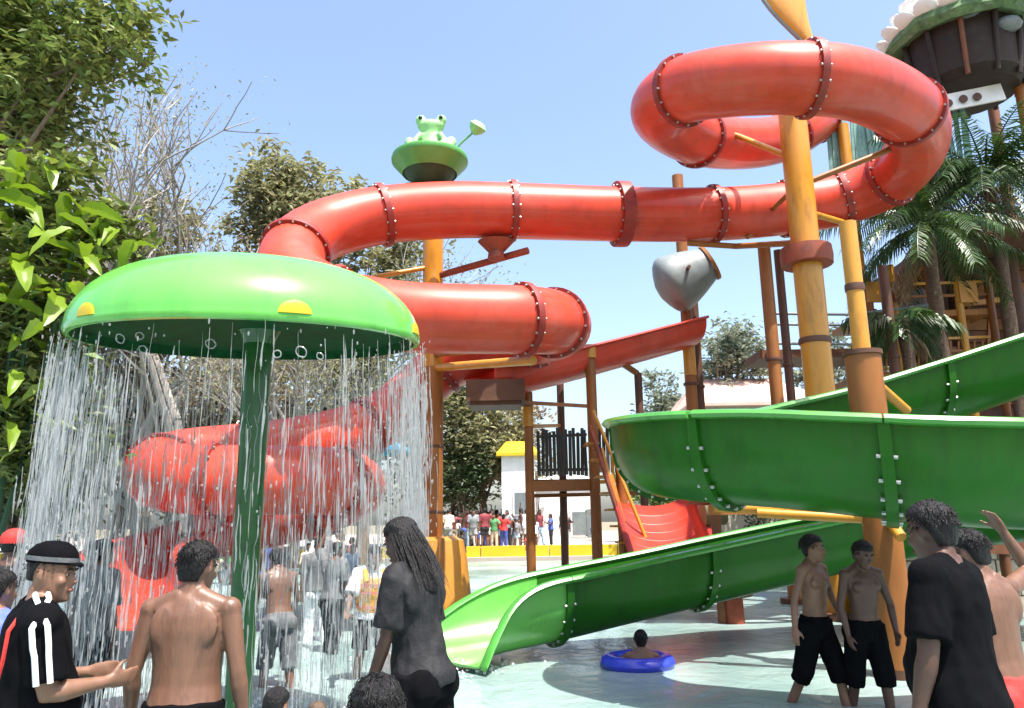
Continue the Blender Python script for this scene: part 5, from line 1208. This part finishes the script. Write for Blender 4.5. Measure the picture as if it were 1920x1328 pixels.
# far crowd: a few poses, each copied person with its own clothes colours
protos = []
for i, (pose, w, hair) in enumerate(((None, ('tee', 'shorts'), 'short'), (dict(legs=((14, 4, 8), (-12, 4, 8)), arms=hang(.2)), ('tee', 'trousers'), 'short'), (dict(arms=(((.5, -.2, -.6), (-.4, -.8, .3)), ((-.4, -.3, -.6), (.3, -.8, .5)))), ('long_tee', 'trousers'), 'long'),
                                      (dict(arms=(((.4, 0, .8), (0, -.1, 1)), ((-.2, 0, -1), (0, -.1, -1)))), ('shorts',), 'short'), (dict(lean=12, legs=((20, 4, 20), (-5, 4, 10))), ('tee', 'shorts'), 'buzz'))):
    o = thing('person', 'x', 'person'); B = Body(pose, 1.0)
    remeshed(B.body(False), .026, 'body', ('skin', 'skin_dark')[i % 2], o, 1); remeshed(hair_mesh(B, hair), .022, 'hair', 'hair_black', o, 1)
    for kd in w: remeshed(clothes(B, kd), .028, {'tee': 'shirt', 'long_tee': 'shirt', 'shorts': 'shorts', 'trousers': 'trousers'}[kd], 'cloth_any', o, 1)
    protos.append(o)
flush()
for o in protos: note_kids(o)
PAL = [('red', (.55, .04, .04)), ('pink', (.75, .30, .32)), ('white', (.75, .75, .75)), ('black', (.02, .02, .025)), ('grey', (.25, .26, .28)), ('blue', (.06, .10, .40)), ('pale blue', (.35, .50, .65)), ('cream', (.68, .55, .42)), ('maroon', (.20, .03, .04)), ('green', (.08, .25, .10))]
used = set(); 
ORD = ['first', 'second', 'third', 'fourth', 'fifth', 'sixth', 'seventh', 'eighth', 'ninth', 'tenth', 'eleventh', 'twelfth', 'thirteenth', 'fourteenth', 'fifteenth', 'sixteenth', 'seventeenth', 'eighteenth', 'nineteenth', 'twentieth']
def crowd(rows, place, group):
    cnt = {}; rows = sorted(rows, key=lambda r: r[0])
    for px, Y, zg, h in rows:
        pi = rnd.randrange(5)
        if protos[pi].name not in used: used.add(protos[pi].name); o = protos[pi]
        else: o = copy_tree(protos[pi])
        a, c = rnd.choice(PAL), rnd.choice(PAL[2:8]); q = at(px, 664, Y); o.location = (q.x, Y, zg); s_ = h / 1.7; o.scale = (s_, s_, s_); o.rotation_euler = (0, 0, rnd.uniform(0, 6.28))
        bare = pi == 3; col = c[0] if bare else a[0]; key = (col, bare); cnt[key] = cnt.get(key, 0) + 1
        o['label'] = ('shirtless bather in %s shorts, %s such from left %s' if bare else 'bather in %s top, %s such from left %s') % (col, ORD[min(cnt[key] - 1, 19)], place); o['group'] = group; o['category'] = 'person'; o['kind'] = 'thing'
        for ch in (o.children):
            nm = ch.name.split('.')[0]
            if nm == 'shirt': ch.color = (*a[1], 1)
            elif nm in ('shorts', 'trousers'): ch.color = (*c[1], 1)
rows = [(842 + i * 5.6 + rnd.uniform(-3, 3), rnd.uniform(35.6, 39.5), .44, rnd.choice((1.1, 1.35, 1.55, 1.65, 1.75, 1.8))) for i in range(30)] + [(838 + i * 4.4 + rnd.uniform(-3, 3), rnd.uniform(40, 44), .44, rnd.uniform(1.5, 1.85)) for i in range(36)] + [(840 + rnd.uniform(0, 150), rnd.uniform(44, 49), .44, rnd.uniform(1.6, 1.95)) for i in range(26)] + [(1010 + rnd.uniform(0, 95), rnd.uniform(36, 39), .44, rnd.uniform(1.5, 1.75)) for i in range(5)]
crowd(rows, 'on the far deck', 'bathers on the far deck')
rows = [(300 + rnd.uniform(0, 400), rnd.uniform(17, 24), -.2, rnd.uniform(1.4, 1.75)) for i in range(30)] + [(160 + rnd.uniform(0, 90), rnd.uniform(14, 20), -.2, rnd.uniform(1.45, 1.7)) for i in range(4)]
crowd(rows, 'wading beyond the water curtain', 'bathers beyond the water curtain')
crowd([(866, 26, -.2, 1.6), (1395, 20, -.2, 1.6), (1440, 21, -.2, 1.65), (985, 30, -.2, 1.5)], 'wading right of the curtain', 'bathers wading far off')
for p_ in protos:
    if p_.name not in used:
        for ch in list(p_.children): bpy.data.objects.remove(ch)
        bpy.data.objects.remove(p_)

# frog body
b = MB(); b.rings([(Vector((0, 0, z)), Vector((1, 0, 0)), Vector((0, 1, 0)), rx, ry) for z, rx, ry in ((0, .24, .2), (.12, .26, .22), (.28, .20, .18), (.42, .17, .16), (.5, .20, .18), (.58, .26, .2), (.64, .24, .18), (.68, .12, .12))], 16)
for sg in (1, -1):
    b.ball((sg * .19, -.02, .70), .105, 12, 8); b.tube([(sg * .17, -.12, .38), (sg * .27, -.22, .2), (sg * .2, -.3, .06)], [.06, .05, .05], 8)
    b.tube([(sg * .18, 0, .1), (sg * .40, -.12, .22), (sg * .34, -.28, .02)], [.12, .10, .07], 10); b.ball((sg * .36, -.34, .0), (.12, .1, .04), 10, 6)
bo = remeshed(b, .025, 'body', 'frog_green', fg, 3); fg.scale = (1.15, 1.15, 1.15)
for sg in (1, -1):
    e = MB(); e.ball((sg * .19, -.115, .71), .04, 10, 6); e.build('eye', M['eye_dark'], fg)

flush()
